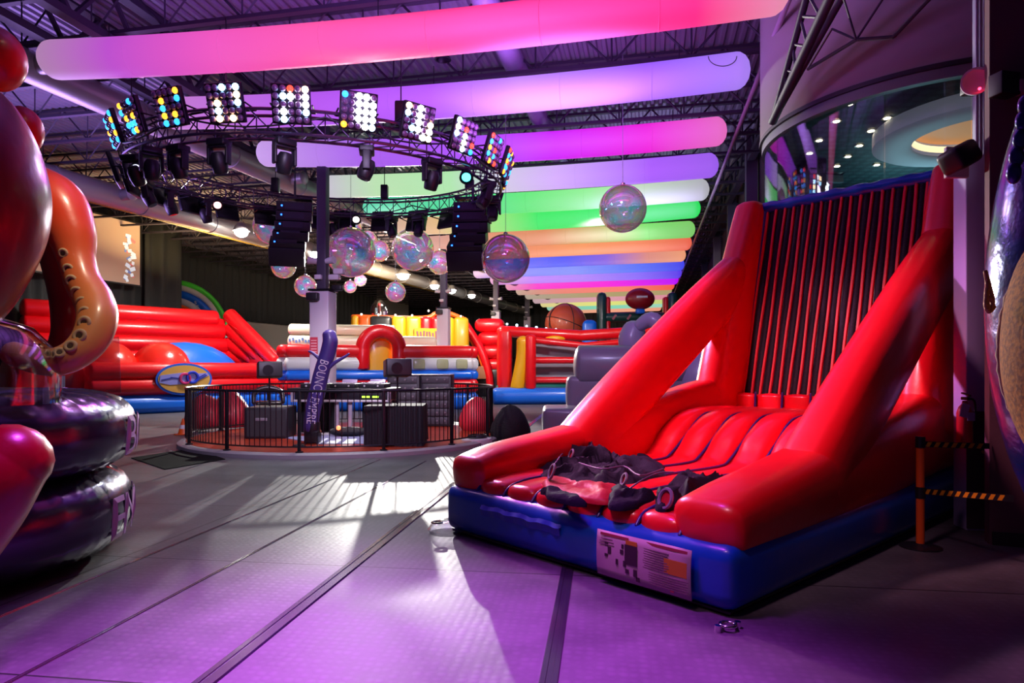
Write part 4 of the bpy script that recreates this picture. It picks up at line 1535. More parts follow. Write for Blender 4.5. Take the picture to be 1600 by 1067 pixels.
for i, (x, w_, lab) in enumerate(((-.62, .52, 'flat media player at the left end of the mixing table'), (.02, .5, 'mixer with rows of knobs at the centre of the mixing table'), (.66, .52, 'flat media player at the right end of the mixing table'))):
    o = thing('sound_mixer' if i == 1 else 'media_player', lab, 'DJ deck', tb.location + Vector((x, -.02, 1.05)), -.06)
    MB().rbox((0, 0, .05), (w_ + .06, .6, .1), .012, n=1).build('deck_body', BLK, o)
    if i != 1:
        MB().lathe((0, .06, .1), [(.01, .03), (.17, .03), (.18, .0)], seg=24).build('jog_wheel', WHP, o)
    q = MB()
    for a in range(5):
        for b in range(3 if i != 1 else 6):
            q.cyl((-.2 + .1 * a, -.25 + .07 * b, .1), (-.2 + .1 * a, -.25 + .07 * b, .125), .018, seg=8)
    q.build('knob', WHP, o)
    MB().rbox((0, .27, .14), (w_ * .7, .03, .1), .01, n=1, M=Matrix.Rotation(-.6, 3, 'X')).build('display', mat('deck_display', '#8a80a0', .3), o)
    q = MB()
    for x_ in (-.15, .15):
        q.cyl((x_, -.302, .05), (x_, -.315, .05), .02, seg=10)
    q.build('jack_socket', SILV, o)
p = at_floor(575, 682, ZS)
tag(MB().sph((0, 0, 0), .05, 12).build('signal_light', mat('red_led', (1, .1, .05), .4, emit=(1, .12, .04), es=5)), 'small red lamp glowing under the mixing table', 'light').location = P(529, 672, 14.3)
q = MB().sph((0, 0, .05), .3, 14, sc=(1.6, .7, .35))
o = tag(q.build('black_bag', BCLOTH), 'flat black bag lying under the mixing table', 'bag')
o.location = (P(545, 670, 14.4).x, 14.5, ZS)


def cube_speaker(px, py, D, w_, h_, d_, rz, lab, cloth):
    p = P(px, py, D)
    o = thing('subwoofer', lab, 'speaker', (p.x, D + d_ / 2, ZS), rz)
    MB().rbox((0, 0, h_ / 2), (w_, d_, h_), .02, n=1).build('cabinet', BLK, o)
    if cloth:
        rows = []
        n = 64
        for k, z in enumerate((h_ + .012, h_ + .01, h_ * .6, h_ * .25, .03)):
            row = []
            for i in range(n):
                a = 2 * PI * i / n
                c_, s_ = math.cos(a), math.sin(a)
                m_ = max(abs(c_), abs(s_))
                e = (1.03 + (k * .03) * (math.sin(a * 9) * .5 + .5) * .6) if k else .97
                row.append(Vector((c_ / m_ * w_ / 2 * e, s_ / m_ * d_ / 2 * e, z - (.07 * (math.sin(a * 5 + 1) * .5 + .5) if k == 4 else 0))))
            rows.append(row)
        MB().rings(rows, c1=False).build('cloth_cover', BCLOTH, o)
    else:
        MB().box((0, -d_ / 2 - .006, h_ / 2), (w_ * .9, .01, h_ * .85)).build('speaker_grille', mat('sub_grille', (.02, .02, .024), .6), o, smooth=False)
        MB().rbox((-.1, -d_ / 2 - .014, h_ * .62), (.24, .012, .06), .005, n=1).build('badge', mat('badge', (.2, .19, .22), .4), o)
    return o


cs1 = cube_speaker(413, 670, 14.0, .88, .66, .85, .1, 'black subwoofer cabinet on the left side of the round stage', False)
cs2 = cube_speaker(613, 690, 12.65, 1.08, .76, .95, .05, 'cube subwoofer hidden under a black cloth near the railing', True)


def pole_speaker(px, D, zb, ztop, lab, rz):
    p = P(px, 600, D)
    o = thing('pole_speaker', lab, 'speaker', (p.x, D, zb), rz)
    MB().cyl((0, 0, 0), (0, 0, ztop - zb), .02, seg=10).build('pole', BLKM, o)
    MB().rbox((0, 0, ztop - zb + .18), (.5, .42, .34), .03, n=1, M=Matrix.Rotation(-.1, 3, 'X')).build('speaker_cabinet', BLK, o)
    MB().lathe((-.05, -.215, ztop - zb + .18), [(.02, .0), (.1, .0), (.11, .015), (.02, .016)], seg=18, M=Matrix.Rotation(PI / 2, 3, 'X')).build('speaker_cone', BLKM, o)
    return o


pole_speaker(421, 14.4, ZS + .67, 1.38, 'black speaker box on a pole on the left subwoofer', .45)
pole_speaker(621, 13.1, ZS + .78, 1.42, 'black speaker box on a pole on the cloth-covered subwoofer', .35)
o = thing('water_bottle', 'small clear bottle on the cloth-covered subwoofer', 'bottle', (P(612, 640, 13.1).x, 12.95, ZS + .78))
MB().lathe((0, 0, 0), [(.005, 0), (.035, 0), (.035, .15), (.014, .19), (.014, .21)], seg=14).build('bottle_body', CLEARV, o)
MB().lathe((0, 0, .21), [(.016, 0), (.016, .02), (.002, .02)], seg=10).build('cap', WHP, o)
for k, (px, D, w_, lab) in enumerate(((634, 17.0, .82, 'tall dark equipment rack behind the mixing table, left one'), (683, 17.2, .82, 'tall dark equipment rack beside it, nearer the right of the stage'))):
    p = P(px, 600, D)
    o = thing('equipment_rack', lab, 'equipment rack', (p.x, D, ZS), -.05)
    MB().rbox((0, 0, .66), (w_, .6, 1.3), .02, n=1).build('cabinet', BLK, o)
    q = MB()
    for i in range(6):
        q.rbox((0, -.31, .15 + .21 * i), (w_ * .86, .02, .17), .005, n=1)
    q.build('rack_panel', mat('rack_panel', (.045, .04, .055), .4), o)
    q = MB()
    for i in range(6):
        for x in (-.2, .05, .25):
            q.cyl((x, -.32, .15 + .21 * i), (x, -.34, .15 + .21 * i), .025, seg=8)
    q.build('knob', mat('grey_knob', (.15, .12, .15), .4), o)
    MB().rbox((0, -.02, 1.32), (w_, .66, .03), .01, n=1).build('rack_top', mat('rack_top', '#8a8a90', .4), o)

# bean bags
BB = mat('red_beanbag', (.55, .02, .04), .55, coat=.1, bump=(4, .2))


def beanbag(px, D, r, h, lab, m, seed, z=ZS):
    p = P(px, 600, D)
    q = MB()
    prof = [(.02, 0), (.85, 0), (1.0, .12), (1.03, .3), (.93, .52), (.75, .72), (.5, .88), (.22, .98), (.02, 1)]
    rows = []
    for a, b in prof:
        row = []
        for j in range(32):
            t = 2 * PI * j / 32
            e = 1 + .12 * mnoise.noise(Vector((math.cos(t) * 1.5, math.sin(t) * 1.5, b * 2 + seed)))
            row.append(Vector((a * r * e * math.cos(t), a * r * e * math.sin(t), b * h * (1 + .1 * mnoise.noise(Vector((math.cos(t), math.sin(t), seed)))))))
        rows.append(row)
    q.rings(rows)
    o = q.build('beanbag', m)
    o.location = (p.x, D, z)
    return tag(o, lab, 'beanbag')


beanbag(322, 16.6, .5, .82, 'red bean bag at the far left inside the railing', BB, 1)
beanbag(362, 16.9, .5, .88, 'red bean bag second from the left inside the railing', BB, 4)
beanbag(745, 16.0, .42, .8, 'red bean bag inside the right end of the railing', BB, 9)
beanbag(797, 14.7, .44, .78, 'black bean bag on the floor right of the railing', BCLOTH, 12, 0)
p = P(420, 620, 16.2)
o = thing('folding_chair', 'black round-backed seat behind the left subwoofer', 'chair', (p.x, p.y, ZS), .4)
MB().rbox((0, 0, .62), (.6, .55, .14), .05, n=2).build('seat', BLKV, o)
MB().sweep([(-.34, .2, .65, .05), (-.3, .3, .9, .06), (0, .36, 1.0, .07), (.3, .3, .9, .06), (.34, .2, .65, .05)], seg=12).build('backrest', BLKV, o)
for sx in (-.24, .24):
    for sy in (-.2, .2):
        MB().cyl((sx, sy, 0), (sx, sy, .6), .018, seg=8).build('leg', BLKM, o)
# cable reel tub by the railing
p = at_floor(744, 697)
o = thing('cable_tub', 'low white round tub with a coil of dark cable on top, beside the railing', 'tub', (p.x, p.y + .25, 0))
MB().lathe((0, 0, 0), [(.02, 0), (.3, 0), (.33, .1), (.31, .14), (.02, .14)], seg=32).build('tub_body', PAINT, o)
q = MB()
for i in range(3):
    q.torus((.01 * i, 0, .16 + .02 * i), .2 - .01 * i, .014, seg=28, sg=6)
q.build('cable_coil', BLK, o)

# air dancer
p = at_floor(486, 693, ZS)
DX, DY = p.x, p.y + .12
ad = thing('air_dancer', 'purple inflated tube figure with thin arms and white lettering, leaning on the stage', 'air dancer', (DX, DY, ZS))
PURP = vinyl('purple_nylon', (.055, .035, .2), .45, .1)


def loc_at(px, py, D):
    q_ = P(px, py, D)
    return (q_.x - DX, q_.y - DY, q_.z - ZS)


MB().rbox((0, 0, .13), (.28, .28, .26), .03, n=1).cyl((0, 0, .2), (0, 0, .42), .15, .14, seg=16).build('blower_base', BLKV, ad)
spine = [(486, 672, .145), (487, 655, .15), (490, 635, .155), (496, 612, .16), (500, 592, .155), (506, 570, .15), (512, 552, .15), (516, 534, .15), (514, 522, .13)]
sp3 = [(*loc_at(x, y, DY), r) for x, y, r in spine]
MB().sweep(sp3, seg=20, sub=5, cap=.7).build('tube_body', PURP, ad)
for pts in ([(508, 572), (498, 560), (488, 551), (483, 549)], [(514, 574), (524, 566), (538, 558), (545, 553)]):
    MB().sweep([(*loc_at(x, y, DY - .02), .045 - .008 * k) for k, (x, y) in enumerate(pts)], seg=12).build('arm', PURP, ad)
vs, fs = text_mesh('BOUNCE EMPIRE', .235)
cl = spline([tuple(q_[:3]) for q_ in sp3[::-1]], 10)
Ls_ = [0]
for a, b in zip(cl, cl[1:]):
    Ls_.append(Ls_[-1] + (Vector(a) - Vector(b)).length)
tw = max(v.x for v in vs)
s0 = .52
sc_ = (Ls_[-1] - s0 - .14) / tw


def on_tube(s_, off, lift):
    k = max(0, min(len(Ls_) - 2, next((i for i in range(len(Ls_) - 1) if Ls_[i + 1] >= s_), len(Ls_) - 2)))
    f_ = (s_ - Ls_[k]) / max(1e-6, Ls_[k + 1] - Ls_[k])
    c = Vector(cl[k]).lerp(Vector(cl[k + 1]), f_)
    t = (Vector(cl[min(k + 3, len(cl) - 1)]) - Vector(cl[max(k - 2, 0)])).normalized()
    fwd = Vector((.26, -.97, 0))
    sd = t.cross(fwd).normalized()     # up-direction of the letters
    fw = sd.cross(t).normalized()
    if fw.y > 0:
        fw = -fw
    R_ = .158 + lift
    a = off / .158
    return c + sd * R_ * math.sin(a) + fw * R_ * math.cos(a)


test = (Vector(cl[20]) - Vector(cl[10])).normalized().cross(Vector((.26, -.97, 0)))
sgn = -1 if test.x > 0 else 1
q = MB()
q.add([on_tube(s0 + v.x * sc_, (v.y - .085) * 1.0 * (1 if test.x > 0 else -1), .012) for v in vs], fs)
q.build('lettering', mat('white_letters', '#ffffff', .5), ad, smooth=False)
tag(MB().cyl((0, 0, 0), (0, 0, .04), .12, .1).build('floor_plate', BLK), 'small dark foot plate on the stage floor beside the tube figure', 'floor plate').location = at_floor(466, 708 - 10, ZS)

# ================================================================ INFLATABLES OF THE BACK HALL


def frame(o_, d_):
    """local frame: origin, u direction in plan; returns angle"""
    return math.atan2(d_[1], d_[0])


# --- big-ball obstacle inflatable (left)
A = (-14.0, 21.9)
wo = thing('big_ball_inflatable', 'red and blue inflatable with big red balls and a high back wall, at the left', 'inflatable', (*A, 0), math.atan2(.74, .672))
MB().rbox((3.4, 1.9, .3), (7.6, 4.2, .62), .2, .05, n=6).build('blue_base', BBLUE, wo)
MB().rbox((3.4, 1.9, .55), (7.2, 3.8, .3), .1, 0, n=3).build('inner_floor', BBLUE, wo)
for z, r in ((.95, .34), (1.5, .34)):
    MB().sweep([(.1, .1, z, r, r * .9), (6.8, .1, z, r, r * .9)], side=(0, 1, 0), n=2.4, seg=18, sub=1, cap=.6).build('front_wall_tube', RED, wo)
MB().rbox((3.4, .18, 1.2), (6.9, .3, 1.2), .1, n=3).build('front_wall_core', RED, wo)
for k in range(4):
    z = 2.0 + .58 * k
    MB().sweep([(-1.0, 3.6, z, .34), (6.55 - .28 * k, 3.6, z, .34)], sub=1, seg=16, cap=.5).build('back_wall_tube', RED, wo)
MB().rbox((2.6, 3.75, 2.05), (7.2, .35, 3.4), .1, n=3).build('back_wall_core', RED, wo)
for k, (zz, vv) in enumerate(((4.1, .4), (3.5, 1.15), (2.9, 1.9), (2.35, 2.6))):
    MB().sweep([(6.35, 3.5, zz - .2, .32), (6.95, vv, 1.75, .3)], sub=1, seg=16, cap=.5).build('side_wall_tube', RED, wo)
MB().prism([(0.3, 1.3), (3.6, 1.3), (3.6, 3.85)], .3, Matrix(((0, 0, 1), (1, 0, 0), (0, 1, 0))), (6.55, 0, 0)).build('side_wall_core', RED, wo)
MB().rbox((7.0, .35, 1.1), (.7, .9, 1.9), .2, .04, n=3).build('corner_post', RED, wo)
MB().sph((4.1, 2.5, .6), 1, 28, sc=(2.5, .85, 2.05)).build('blue_hump', BBLUE, wo)
for x, lab_ in ((-.5, 0), (.9, 1), (2.75, 2)):
    MB().sph((x, 1.35, 1.55), 1.02, 32).build('big_ball', vinyl('ball_red', (.85, .03, .02), .25, .6), wo)
EM = MB()
e0 = [(math.cos(2 * PI * i / 40), math.sin(2 * PI * i / 40)) for i in range(40)]
emx, emz = 2.95, 1.2
MY = Matrix(((1, 0, 0), (0, 0, 1), (0, 1, 0))).transposed()
MF = Matrix(((1, 0, 0), (0, 0, -1), (0, 1, 0)))   # x->x, y->z, z->-y
em = MB().prism([(x * .98, y * .58) for x, y in e0], .06, MF, (emx, -.22, emz)).build('oval_emblem', vinyl('emblem_blue', (.02, .12, .7)), wo)
MB().prism([(x * .9, y * .5) for x, y in e0], .03, MF, (emx, -.27, emz)).build('emblem_field', vinyl('emblem_tan', '#d0a050'), em)
band = [(-.86, -.12), (-.5, -.2), (0, -.17), (.4, -.1), (.84, .12), (.8, .22), (.4, .2), (0, .24), (-.4, .2), (-.84, .14)]
MB().prism(band, .03, MF, (emx, -.285, emz)).build('emblem_band', vinyl('emblem_lilac', '#8f8fe0'), em)
MB().torus((emx, -.33, emz + .02), .17, .05, seg=20, sg=6, M=MF).build('emblem_ring', vinyl('emblem_pink', '#c03070'), em)
MB().torus((emx + .26, -.33, emz + .06), .19, .05, seg=20, sg=6, M=MF).build('emblem_ring', vinyl('emblem_navy', '#2038c0'), em)
ESM = vinyl('emblem_stroke', '#2c3ca8')
for x, z, a, l in ((-.6, .02, .2, .4), (-.35, .05, -.15, .3), (.55, .02, .5, .5), (.35, -.05, .5, .4), (.6, .12, .5, .3)):
    MB().box((emx + x, -.325, emz + z), (l, .012, .035), M=Matrix.Rotation(-a, 3, 'Y')).build('emblem_stroke', ESM, em, smooth=False)
MB().rbox((-1.45, 1.0, 1.15), (1.2, 1.8, 1.5), .25, .05, n=4).build('corner_block', RED, wo)
MB().box((-.88, -.16, 1.15), (.36, .015, .4)).build('notice_patch', mat('notice', '#a9a4c8', .6), wo, smooth=False)

# --- rainbow arch behind it
p = P(270, 520, 33.2)
rb = thing('rainbow_arch', 'striped green, white, blue and orange arch rising behind the big-ball inflatable', 'inflatable', (p.x, p.y, 0), .2)
for R_, r_, m_ in ((2.5, .14, LGRN), (2.25, .16, WHT), (1.93, .2, BBLUE), (1.6, .18, WHT), (1.36, .12, ORG)):
    MB().torus((0, 0, 3.4), R_, r_, seg=40, sg=12, a0=0, a1=PI, M=Matrix(((1, 0, 0), (0, 0, -1), (0, 1, 0))).transposed() @ Matrix.Identity(3) if False else Matrix.Rotation(PI / 2, 3, 'X')).build('arch_band', m_, rb)
for sx in (-1, 1):
    MB().rbox((sx * 1.95, 0, 1.75), (1.3, .7, 3.5), .2, .04, n=3).build('arch_leg', WHT, rb)
MB().lathe((0, .15, 3.4), [(.01, 0), (1.3, 0), (1.3, .12)], seg=32, M=Matrix.Rotation(PI / 2, 3, 'X')).build('arch_panel', vinyl('navy', (.005, .01, .1)), rb)
q = MB()
for i in range(2):
    vs, fs = text_mesh('s', .35, .01)
    q.add([(v.x + 1.05 + .1 * i, -.23 - v.z, v.y + 4.8 - .2 * i) for v in vs], fs)
q.build('printed_mark', WHT, rb, smooth=False)

# --- red white blue play centre with arch
pc = thing('arched_play_inflatable', 'low red, white and blue inflatable enclosure with a red tunnel arch', 'inflatable', (-8.3, 24.0, 0), math.atan2(2.0, 6.8))
LP = 7.1
zc = [(.32, .33, BBLUE), (.9, .28, RED), (1.33, .2, BBLUE), (1.76, .27, WHT), (2.22, .25, RED)]
for z, r, m_ in zc:
    for xa, xb in ((0, 2.95), (4.05, LP)):
        if z > 1.5:
            MB().sweep([(xa + .2, 0, z, .28, r), (xb - .2, 0, z, .28, r)], side=(0, 1, 0), n=2.5, seg=16, sub=1, cap=.6).build('wall_tube', m_, pc)
    if z < 1.5:
        MB().sweep([(.2, 0, z, .3, r), (LP - .2, 0, z, .3, r)], side=(0, 1, 0), n=2.5, seg=16, sub=1, cap=.6).build('wall_tube', m_, pc)
for x in (0, LP):
    for z, r, m_ in zc:
        MB().sweep([(x, .3, z, .25, r), (x, 2.4, z, .25, r)], side=(1, 0, 0), n=2.5, seg=14, sub=1, cap=.6).build('end_tube', m_, pc)
CREAM = vinyl('cream', '#e8e0c8')
MB().sweep([(.2, 2.5, 2.15, .25, .3), (LP - .2, 2.5, 2.15, .25, .3)], side=(0, 1, 0), n=2.5, seg=14, sub=1, cap=.6).build('rear_tube', WHT, pc)
MB().sweep([(.2, 2.5, 2.68, .25, .25), (LP - 1.2, 2.5, 2.68, .25, .25)], side=(0, 1, 0), n=2.5, seg=14, sub=1, cap=.6).build('rear_tube', CREAM, pc)
MB().sweep([(.2, 2.5, 3.15, .25, .22), (4.2, 2.5, 3.15, .25, .22)], side=(0, 1, 0), n=2.5, seg=14, sub=1, cap=.6).build('rear_tube', CREAM, pc)
MB().torus((3.5, -.05, 2.3), .68, .27, seg=28, sg=16, a0=0, a1=PI, M=Matrix.Rotation(PI / 2, 3, 'X')).build('tunnel_arch', RED, pc)
for x in (2.82, 4.18):
    MB().sweep([(x, -.05, 1.6, .27), (x, -.05, 2.32, .27)], sub=1, seg=16, cap=.3).build('arch_leg', RED, pc)
MB().rbox((3.5, .55, 1.7), (1.1, .5, 2.5), .2, .03, n=3).build('tunnel_pad', YEL, pc)
for x in (4.9, 5.8, 6.55):
    MB().rbox((x, -.28, 1.75), (.42, .08, .36), .03, .02, n=2).build('wall_patch', vinyl('pale_olive', '#b8b890'), pc)
MB().rbox((1.45, -.28, 1.75), (.75, .08, .34), .03, .02, n=2).build('wall_patch', YEL, pc)
MB().rbox((3.5, 1.3, .35), (6.6, 2.4, .6), .2, n=3).build('floor_cushion', WHT, pc)
q = MB()
for i in range(12):
    q.box((.15 + .12 * i, 2.23, 2.7 + .05 * math.sin(i * 2)), (.07, .02, .12))
q.build('printed_figures', mat('print_mix', '#5a78b8', .6), pc, smooth=False)

# --- yellow / red box inflatable
p0, p1 = P(549, 560, 33), P(733, 560, 34.5)
bx = thing('panelled_inflatable', 'tall box inflatable of yellow, black and red panels with speech-bubble signs', 'inflatable', (p0.x, p0.y, 0), math.atan2(p1.y - p0.y, p1.x - p0.x))
Lb = (p1 - p0).length
cols = [(YEL, .35), (ORG, .55), (BLKV, 1.05), (YEL, .7), (YEL, .75), (RED, .55), (RED, .6), (YEL, .55), (vinyl('mustard', (.6, .3, .01)), .75)]
tot = sum(c_[1] for c_ in cols)
x = 0
for m_, w_ in cols:
    ww = w_ / tot * Lb
    MB().rbox((x + ww / 2, .5, 2.12), (ww * 1.02, 1.0, 4.2), .16, .05, n=4).build('panel_column', m_, bx)
    x += ww
MB().sweep([(.1, .5, 4.2, .12), (Lb * .6, .5, 4.2, .12), (Lb * .72, .5, 4.45, .12), (Lb * .82, .5, 4.5, .12), (Lb - .1, .5, 4.15, .12)], seg=12).build('top_roll', ORG, bx)
bubble = [(-.8, -.35), (-.45, -.35), (-.3, -.62), (-.12, -.35), (.85, -.35), (.85, .38), (-.8, .38)]
sg = MB().prism(bubble, .05, MF, (3.9, -.1, 3.25)).build('speech_sign', YEL, bx)
vs, fs = text_mesh('THWACK', .42, .01)
tw_ = max(v.x for v in vs)
MB().add([(v.x / tw_ * 1.4 + 3.2, -.17 - v.z, v.y + 3.13) for v in vs], fs).build('sign_lettering', mat('sign_ink', '#6a3a50', .6), sg, smooth=False) if False else None
q = MB()
rnd = random.Random(8)
for i in range(9):
    q.box((3.28 + .155 * i, -.165, 3.28 + rnd.uniform(-.05, .05)), (.09, .012, .38 + rnd.uniform(-.08, .08)), M=Matrix.Rotation(rnd.uniform(-.2, .2), 3, 'Y'))
q.build('sign_strokes', mat('sign_ink', '#8a5060', .6), sg, smooth=False)
s2_ = MB().rbox((.65, -.1, 3.1), (.55, .05, .62), .02, n=1).build('white_sign', mat('white_sign', '#efe4c8', .6), bx)
s3_ = MB().rbox((5.15, -.1, 2.45), (.9, .05, .35), .02, n=1).build('dark_sign', mat('tan_sign', '#8a6a30', .6), bx)
for k in range(7):
    MB().sph((.5 + k * .85, .4, 4.32 + (.25 if k in (5, 4) else 0)), .05, 8).build('top_light', mat('bulb_glow', (1, .9, .8), .4, emit=(1, .8, .7), es=8), bx)

# domed clear toy behind
p = P(592, 494, 36)
dm = thing('striped_dome', 'small clear dome with red and white posts above the yellow and red inflatable', 'dome', (p.x, p.y, p.z - .3))
MB().cyl((0, 0, -p.z + .3), (0, 0, 0), .5, seg=16).build('dome_pedestal', BLKV, dm)
MB().lathe((0, 0, 0), [(.52, 0), (.5, .5), (.4, .9), (.2, 1.15), (.01, 1.22)], seg=20).build('dome_skin', CLEARV, dm)
for x, h, m_ in ((-.3, .45, RED), (-.12, .75, mat('pale_blue', '#88a8b8', .5)), (.05, .9, WHT), (.3, .55, WHT), (.05, 1.0, RED), (.38, .35, RED)):
    MB().rbox((x, -.1, h / 2), (.14, .14, h), .04, n=1).build('dome_post', m_, dm)

# --- red diagonal slide beyond
p = P(750, 560, 37)
sl = thing('red_slide', 'red and orange slide frame in the gap right of the yellow and red inflatable', 'inflatable', (p.x, p.y, 0), -.1)
MB().sweep([(-.75, -.3, 4.0, .22), (.1, -.3, 2.6, .24), (.55, -.3, 1.2, .22), (.6, -.3, .3, .2)], seg=14).build('slide_edge', RED, sl)
MB().sweep([(-.9, -.2, 3.9, .12), (-.1, -.2, 2.5, .12), (.35, -.2, 1.2, .12)], seg=12).build('slide_trim', ORG, sl)
for k in range(4):
    MB().rbox((.5 + .1 * k, .4, 4.0 - .75 * k), (1.6 - .15 * k, .9, .7), .25, .04, n=3).build('slide_cell', RED, sl)
MB().rbox((.5, .5, .8), (1.4, 1.2, 1.6), .2, n=3).build('slide_foot', BLKV, sl)
MB().rbox((.0, -.4, 1.35), (.9, .06, .7), .02, n=1).build('slide_sign', mat('slide_sign', '#a06848', .6), sl)

# --- boxing ring bounce house
br = thing('boxing_ring_inflatable', 'inflatable boxing ring with red rails, yellow post and teal-topped blue base', 'inflatable', (P(779, 620, 29.2).x, 29.2, 0), .03)
NET = mat('grey_net', (.42, .38, .5), .8, alpha=.75)
MB().sweep([(-.1, .2, .35, .5, .38), (7.6, .2, .35, .5, .38)], side=(0, 1, 0), n=2.4, seg=20, sub=1, cap=.7).build('base_bolster', BBLUE, br)
MB().rbox((3.8, 3.2, .38), (7.8, 6.4, .7), .2, n=3).build('ring_floor', TEALV, br)
for k, (x, y) in enumerate(((.3, 1.1), (7.3, .7), (.3, 6), (7.3, 6))):
    MB().rbox((x, y, 1.95), (.62, .6, 2.9), .18, .03, n=4).build('corner_post', RED, br)
MB().sweep([(.2, 1.1, 3.28, .26), (3.5, 1.0, 3.1, .25), (4.0, 1.0, 3.1, .25), (7.3, .8, 3.3, .26)], seg=16, sub=3).build('top_rail', RED, br)
MB().sweep([(1.6, .5, 2.86, .15), (3.8, .45, 2.62, .15), (4.2, .45, 2.64, .15), (7.2, .5, 2.9, .15)], seg=14, sub=3).build('rail', RED, br)
for z in (1.95, 1.05):
    MB().sweep([(1.6, .5, z, .15), (7.2, .5, z, .15)], seg=14, sub=1).build('rail', RED, br)
MB().sweep([(.85, .3, .75, .32), (1.05, .3, 2.0, .28), (1.1, .3, 2.8, .3)], seg=18, sub=4, cap=.8).build('yellow_post', YEL, br)
MB().sweep([(1.42, .1, .75, .24), (1.42, .1, 2.95, .24)], seg=18, sub=1, cap=.6).build('red_post', RED, br)
MB().sph((2.6, .9, 2.95), .3, 16, sc=(1.6, .6, .5)).build('yellow_cap', YEL, br)
for xa, xb in ((1.7, 4.0), (4.2, 7.2)):
    MB().box(((xa + xb) / 2, 1.3, 1.9), (xb - xa, .02, 1.6)).build('net_panel', NET, br, smooth=False)
for k in range(7):
    MB().sph((.4 + k * .45, 1.2, 3.62 - .05 * k), .06, 8).build('string_light', mat('blue_bulb', (.5, .8, 1), .4, emit=(.5, .8, 1), es=8 if k % 2 else 2), br)

# --- sports balls and dark arches beyond
p = P(884, 495, 38)
bb = thing('basketball_inflatable', 'giant orange-brown basketball resting behind the boxing ring', 'inflatable ball', (p.x, p.y, 2.9), .3)
BR_ = 1.2
MB().sph((0, 0, BR_), BR_, 40).build('ball_skin', vinyl('basketball', (.45, .06, .02), .5), bb)
SEAMM = mat('ball_seam', (.02, .01, .01), .6)
for M_ in (Matrix.Rotation(.35, 3, 'Y'), Matrix.Rotation(PI / 2, 3, 'X') @ Matrix.Rotation(.3, 3, 'Y'), Matrix.Rotation(PI / 2, 3, 'Y')):
    MB().torus((0, 0, BR_), BR_, .025, seg=48, sg=6, M=M_).build('ball_seam', SEAMM, bb)
MB().torus((-.1, -.45, BR_ + .1), BR_ * .9, .02, seg=48, sg=6, M=Matrix.Rotation(PI / 2 - .3, 3, 'X')).build('ball_seam', SEAMM, bb)
MB().rbox((0, .3, -1.4), (2.6, 2.6, 2.8), .2, n=2).build('ball_stand', BLKV, bb)
p = P(1000, 467, 38)
fb = thing('football_inflatable', 'giant dark red football with white laces above the boxing ring', 'inflatable ball', (p.x, p.y, p.z - .62))
MB().sph((0, 0, .62), 1, 36, sc=(.84, .62, .62)).build('ball_skin', vinyl('football', (.3, .004, .012), .45), fb)
lc = MB().box((0, -.62, .68), (.62, .03, .05))
for i in range(8):
    lc.box((-.28 + .08 * i, -.635, .68), (.035, .03, .14))
lc.build('laces', WHT, fb)
MB().rbox((0, 0, -.1), (.5, .5, .3), .1, n=2).build('ball_stand', BBLUE, fb)
ga = thing('sports_gate_inflatable', 'dark green and red inflatable gate that carries the football', 'inflatable', (P(940, 500, 38.6).x, 38.6, 0))
for x in (0, 4.1):
    MB().rbox((x, 0, 3.0), (.55, .8, 6.0 if x == 0 else 6.0), .26, n=5).build('gate_post', GRNV, ga)
    MB().rbox((x + (.36 if x == 0 else -.36), .1, 2.9), (.3, .6, 5.7), .14, n=4).build('gate_lining', RED, ga)
MB().sweep([(.3, 0, 4.55, .3), (4.0, 0, 4.55, .3)], sub=1, seg=16).build('gate_beam', GRNV, ga)
q = MB()
for i in range(4):
    q.box((.7 + .85 * i, -.31, 4.55), (.12, .02, .34), M=Matrix.Rotation(.6, 3, 'Y'))
q.build('gate_mark', vinyl('pink_mark', '#b06070'), ga, smooth=False)
MB().rbox((2.0, .4, 1.9), (4.0, .5, 3.6), .2, n=3).build('gate_wall', RED, ga)
p = P(921, 497, 36.5)
tag(MB().rbox((p.x, p.y, 2.1), (.75, .7, 4.2), .2, .05, n=4).build('blue_inflatable_post', BBLUE), 'blue inflatable post beside the dark green gate', 'inflatable')
p = P(752 + 72, 490, 42)

# --- grey throne-like inflatable
th = thing('grey_inflatable_seat', 'big grey inflatable seat with a rolled arm and puffy knob, behind the left brace', 'inflatable', (P(880, 620, 16.6).x, 16.6, 0), -.05)
MB().sweep([(.42, 0, 1.65, .52, .48), (3.4, 0, 1.65, .52, .48)], side=(0, 0, 1), n=2.3, seg=24, sub=1, cap=.35).build('arm_roll', GRYV, th)
MB().rbox((1.9, .1, .95), (3.6, .9, .9), .12, .04, n=4).build('arm_panel', GRYV, th)
MB().rbox((.75, -.45, .33), (2.5, 1.9, .66), .1, .04, n=4).build('seat_step', GRYV, th)
MB().rbox((2.4, 1.4, .9), (2.8, 2.2, 1.8), .25, .08, n=4).build('seat_block', GRYV, th)
LIL = vinyl('lilac_grey', (.42, .38, .55))
MB().sweep([(1.8, .5, 1.9, .3), (1.76, .5, 2.3, .34), (1.82, .5, 2.55, .3)], seg=22, sub=4, cap=.9).build('puffy_knob', LIL, th)
MB().sweep([(1.95, .3, 2.68, .16), (2.2, .15, 2.82, .2), (2.42, .1, 2.62, .2), (2.4, .1, 2.3, .2)], seg=20, sub=4, cap=.9).build('puffy_finger', LIL, th)
q = MB().box((2.36, -.11, 2.62), (.04, .02, .2), M=Matrix.Rotation(.6, 3, 'Y')).box((2.4, -.11, 2.5), (.12, .02, .04), M=Matrix.Rotation(.6, 3, 'Y'))
q.build('white_mark', WHT, th, smooth=False)
MB().sweep([(3.2, -.3, .9, .4), (3.3, -.3, 1.4, .42), (3.35, -.2, 1.8, .35)], seg=20, sub=4, cap=.9).build('side_bulge', LIL, th)

